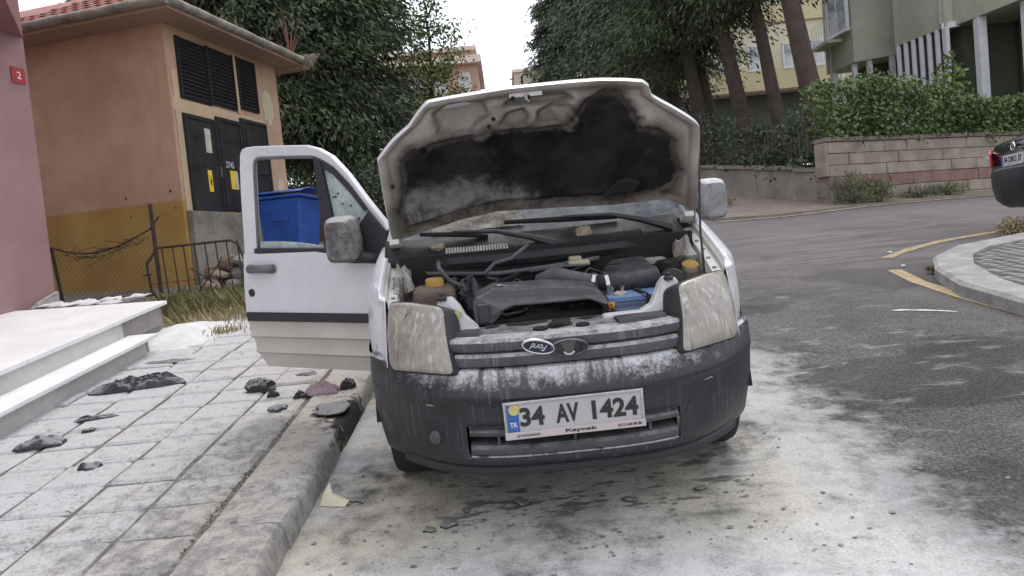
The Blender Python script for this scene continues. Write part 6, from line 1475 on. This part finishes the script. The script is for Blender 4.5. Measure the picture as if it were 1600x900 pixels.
# ================================================================== DEBRIS
M_char = mat('charred plastic', (.035, .033, .035), .75, .5, 14, .6, 50, dust=.75, dscale=26, top=.36, dcol=(.30, .29, .29))
M_charc = mat('charred cloth', (.055, .053, .060), .95, .45, 10, .8, 60, dust=.85, dscale=20, top=.40, dcol=(.30, .295, .305))
M_pinkp = mat('pale pink cloth', (.44, .33, .37), .9, .15, 10, .3, 50)
def crumple(name, label, cat, x, y, z, w, l, h, rot, m, seed, group=None, n=18, folds=3.0):
    r = random.Random(seed); off = Vector((r.random() * 90, r.random() * 90, 0)); mb = MB()
    def f(u, v):
        a, b = u * 2 - 1, v * 2 - 1; rr = max(abs(a), abs(b)); th = math.atan2(b, a)
        e = .78 + .30 * mnoise.noise(Vector((math.cos(th) * 1.5, math.sin(th) * 1.5, 0)) + off)
        k = (rr / max(1e-6, math.hypot(a, b))) ** .5 * e
        fold = .75 + .55 * mnoise.noise(Vector((a * folds * .5, b * folds * .7, 3)) + off) - .45 * abs(mnoise.noise(Vector((a * folds * 1.2, b * folds * 1.6, 9)) + off))
        return (a * w / 2 * k, b * l / 2 * k, .004 + h * max(0, fold) * (1 - rr ** 4))
    mb.grid(f, n, n); o = mb.build(name, m, None, smooth=True, solid=.006)
    o.matrix_world = RF @ Matrix.Translation((x, y, z)) @ Matrix.Rotation(rot, 4, 'Z'); tag(o, label, cat, group); return o
zp = .128
crumple('burnt_cloth', 'long crumpled burnt grey cloth lying against the marble step', 'cloth', -2.74, 5.18, zp, .86, .26, .095, .14, M_charc, 1, n=40, folds=5)
crumple('burnt_strip', 'flat charred strip on the powder beyond the burnt cloth', 'debris', -2.86, 5.88, zp, .58, .13, .025, -.05, M_char, 2)
crumple('burnt_rag', 'dark grey burnt lump nearest the left frame edge', 'debris', -2.80, 4.08, zp, .34, .15, .06, .25, M_charc, 3)
crumple('charred_chunk', 'small charcoal chunk alone on the pavers, nearest the camera', 'debris', -2.27, 3.64, zp, .16, .10, .04, .15, M_charc, 4, n=10)
crumple('burnt_sliver', 'thin grey burnt sliver lying between the rag and the cloth', 'debris', -2.71, 4.50, zp, .36, .07, .03, .18, M_charc, 5)
crumple('charred_bit', 'tiny dark scrap just in front of the thin sliver', 'debris', -2.63, 4.28, zp, .10, .07, .02, .3, M_char, 15, n=8)
mb = MB(); mb.lump((0, 0, .015), (.10, .05, .062), 12, 12, .5)
o = mb.build('plastic_shell', M_char, None, smooth=True); o.matrix_world = RF @ Matrix.Translation((-1.74, 4.80, zp)) @ Matrix.Rotation(.1, 4, 'Z'); tag(o, 'black half-round burnt plastic piece below the open van door', 'debris')
crumple('charred_lump', 'small dark lump right in front of the black half-round piece', 'debris', -1.62, 4.64, zp, .10, .07, .045, .2, M_char, 6, n=9)
crumple('charred_flake', 'flat grey flake standing alone in front of the half-round piece', 'debris', -1.50, 4.35, zp, .15, .14, .03, .6, M_charc, 7, n=10)
crumple('burnt_patch', 'flat dark scrap under the rear edge of the open door', 'debris', -1.50, 5.06, zp, .22, .12, .03, .1, M_char, 8)
crumple('pink_cloth', 'folded pale pink scrap of cloth on the kerb below the door', 'cloth', -1.29, 4.60, zp, .30, .13, .085, .05, M_pinkp, 77, n=24, folds=6)
crumple('charred_lump', 'dark burnt clump touching the right end of the pink scrap', 'debris', -1.13, 4.66, zp + .005, .13, .10, .07, .4, M_char, 9, n=12)
crumple('charred_lump', 'dark burnt clump touching the left end of the pink scrap', 'debris', -1.42, 4.56, zp, .10, .07, .05, .1, M_char, 10, n=10)
crumple('burnt_sheet', 'black melted sheet draped on the kerb by the front wheel', 'debris', -1.13, 4.22, zp + .012, .24, .32, .02, .2, M_char, 11)
mb = MB(); mb.prism([(-.06, 0, 0), (.07, 0, .0), (.085, .01, .03), (.03, .02, .045), (-.01, .015, .06), (-.035, .025, .11), (-.055, .02, .07)], (0, .012, .004))
o = mb.build('cream_shard', mat('cream plastic shard', (.56, .53, .38), .6, .1, 12), None, bevel=.003); o.matrix_world = RF @ Matrix.Translation((-.93, 3.19, .004)) @ Matrix.Rotation(-.25, 4, 'Z') @ Matrix.Rotation(R(-30), 4, 'X'); tag(o, 'cream coloured plastic shard leaning on the kerb face', 'debris')
mb = MB(); mb.tube([(-.05, 0, .008), (-.02, .01, .022), (.01, -.01, .018), (.04, .005, .012), (.06, -.012, .006)], [.005, .008, .006, .007, .003], 5); o = mb.build('twig', M_char, None, smooth='all'); o.matrix_world = RF @ Matrix.Translation((-.84, 3.20, 0)); tag(o, 'short burnt twig on the asphalt beside the cream shard', 'twig')
for i, (x, y, s, lb) in enumerate(((-.44, 2.875, .055, 'small black cinder in front of the bumper, left of a pair'), (-.36, 2.905, .075, 'larger black cinder in front of the bumper, right of a pair'), (-.29, 3.02, .05, 'black cinder behind the pair below the number plate'), (-.05, 3.05, .09, 'grey flat cinder on the cream powder below the number plate'), (.42, 2.98, .07, 'flat black cinder right of the plate on the cream powder'), (.74, 3.02, .06, 'small black cinder near the right front corner of the van'))):
    crumple('cinder', lb, 'debris', x, y, .002, s * 1.2, s * .8, s * .16, i * .7, M_char, 40 + i, 'cinders on the powdered road', n=8)
mb = MB(); mb.lump((0, 0, .03), (.055, .04, .035), 3, 6, .5); o = mb.build('brick_chunk', mat('orange brick', (.36, .15, .085), .9, .2, 9), None, smooth=True); o.matrix_world = RF @ Matrix.Translation((4.02, 6.60, .0)); tag(o, 'orange broken brick lying in the gutter by the right kerb', 'brick')
for i, (x, y, lb) in enumerate(((4.45, 8.5, 'scrap of white litter at the tip of the yellow corner line'), (4.12, 7.0 + .6, 'tiny white litter scrap in the gutter near the kerb tip'))):
    crumple('litter', lb, 'litter', x, y, .004, .09, .06, .02, .3, M_wp, 60 + i, n=6)
# loose ash and soot flakes, nobody could count them
vs = []; fs = []
for k in range(650):
    if k % 5 < 3:
        x, y, z = random.gauss(.25, .55), 2.55 + abs(random.gauss(.45, .38)), .003
        if x < -.98: continue
    elif k % 5 == 3: x, y, z = random.uniform(-.95, 1.6), random.uniform(2.1, 3.6), .003
    else: x, y, z = random.uniform(-3.1, -1.1), random.uniform(2.8, 6.0), .142
    s = .003 + .010 * random.random() ** 3; a = random.uniform(0, 6.28); b = len(vs)
    for q in range(5): vs.append(tuple(rw(x + s * random.uniform(.6, 1.3) * math.cos(a + q * 1.257) * 1.3, y + s * random.uniform(.6, 1.2) * math.sin(a + q * 1.257), z + random.uniform(0, .25) * s)))
    fs.append(tuple(range(b, b + 5)))
mb = MB(); mb.v, mb.f = vs, fs; tag(mb.build('ash_flakes', M_char), 'scattered black ash flakes over the powder', kind='stuff')

# the parts surveyed along the old, slightly yawed axis are brought onto the van's straight axis
KEEP = {'bumper', 'number_plate', 'headlight', 'front_wing', 'inner_wing', 'arch_moulding', 'arch_liner', 'wheel', 'grille_bar', 'grille_back', 'side_panel', 'roof', 'pillar', 'sill', 'floor', 'rear_door', 'rear_bumper', 'tail_light', 'windscreen', 'seat', 'dashboard', 'steering_wheel', 'bay_floor', 'bulkhead', 'bay_side', 'closed_door'}
def straighten(o, rot=False):
    if o.matrix_basis == Matrix.Identity(4):
        for v in o.data.vertices: x_, y_ = v.co.x, v.co.y; v.co.x = x_ - .054 * y_; v.co.y = y_ + (.054 * x_ if rot else 0)
    else: x_, y_ = o.location.x, o.location.y; o.location.x = x_ - .054 * y_; o.location.y = y_ + (.054 * x_ if rot else 0)
    for c in o.children:
        if o.matrix_basis == Matrix.Identity(4): straighten(c, rot)
for o in list(van.children):
    if o.name.split('.')[0] not in KEEP: straighten(o, o.name.split('.')[0] == 'front_door')
for o in list(rd.children):
    if o.name.startswith('mirror'): straighten(o, True)
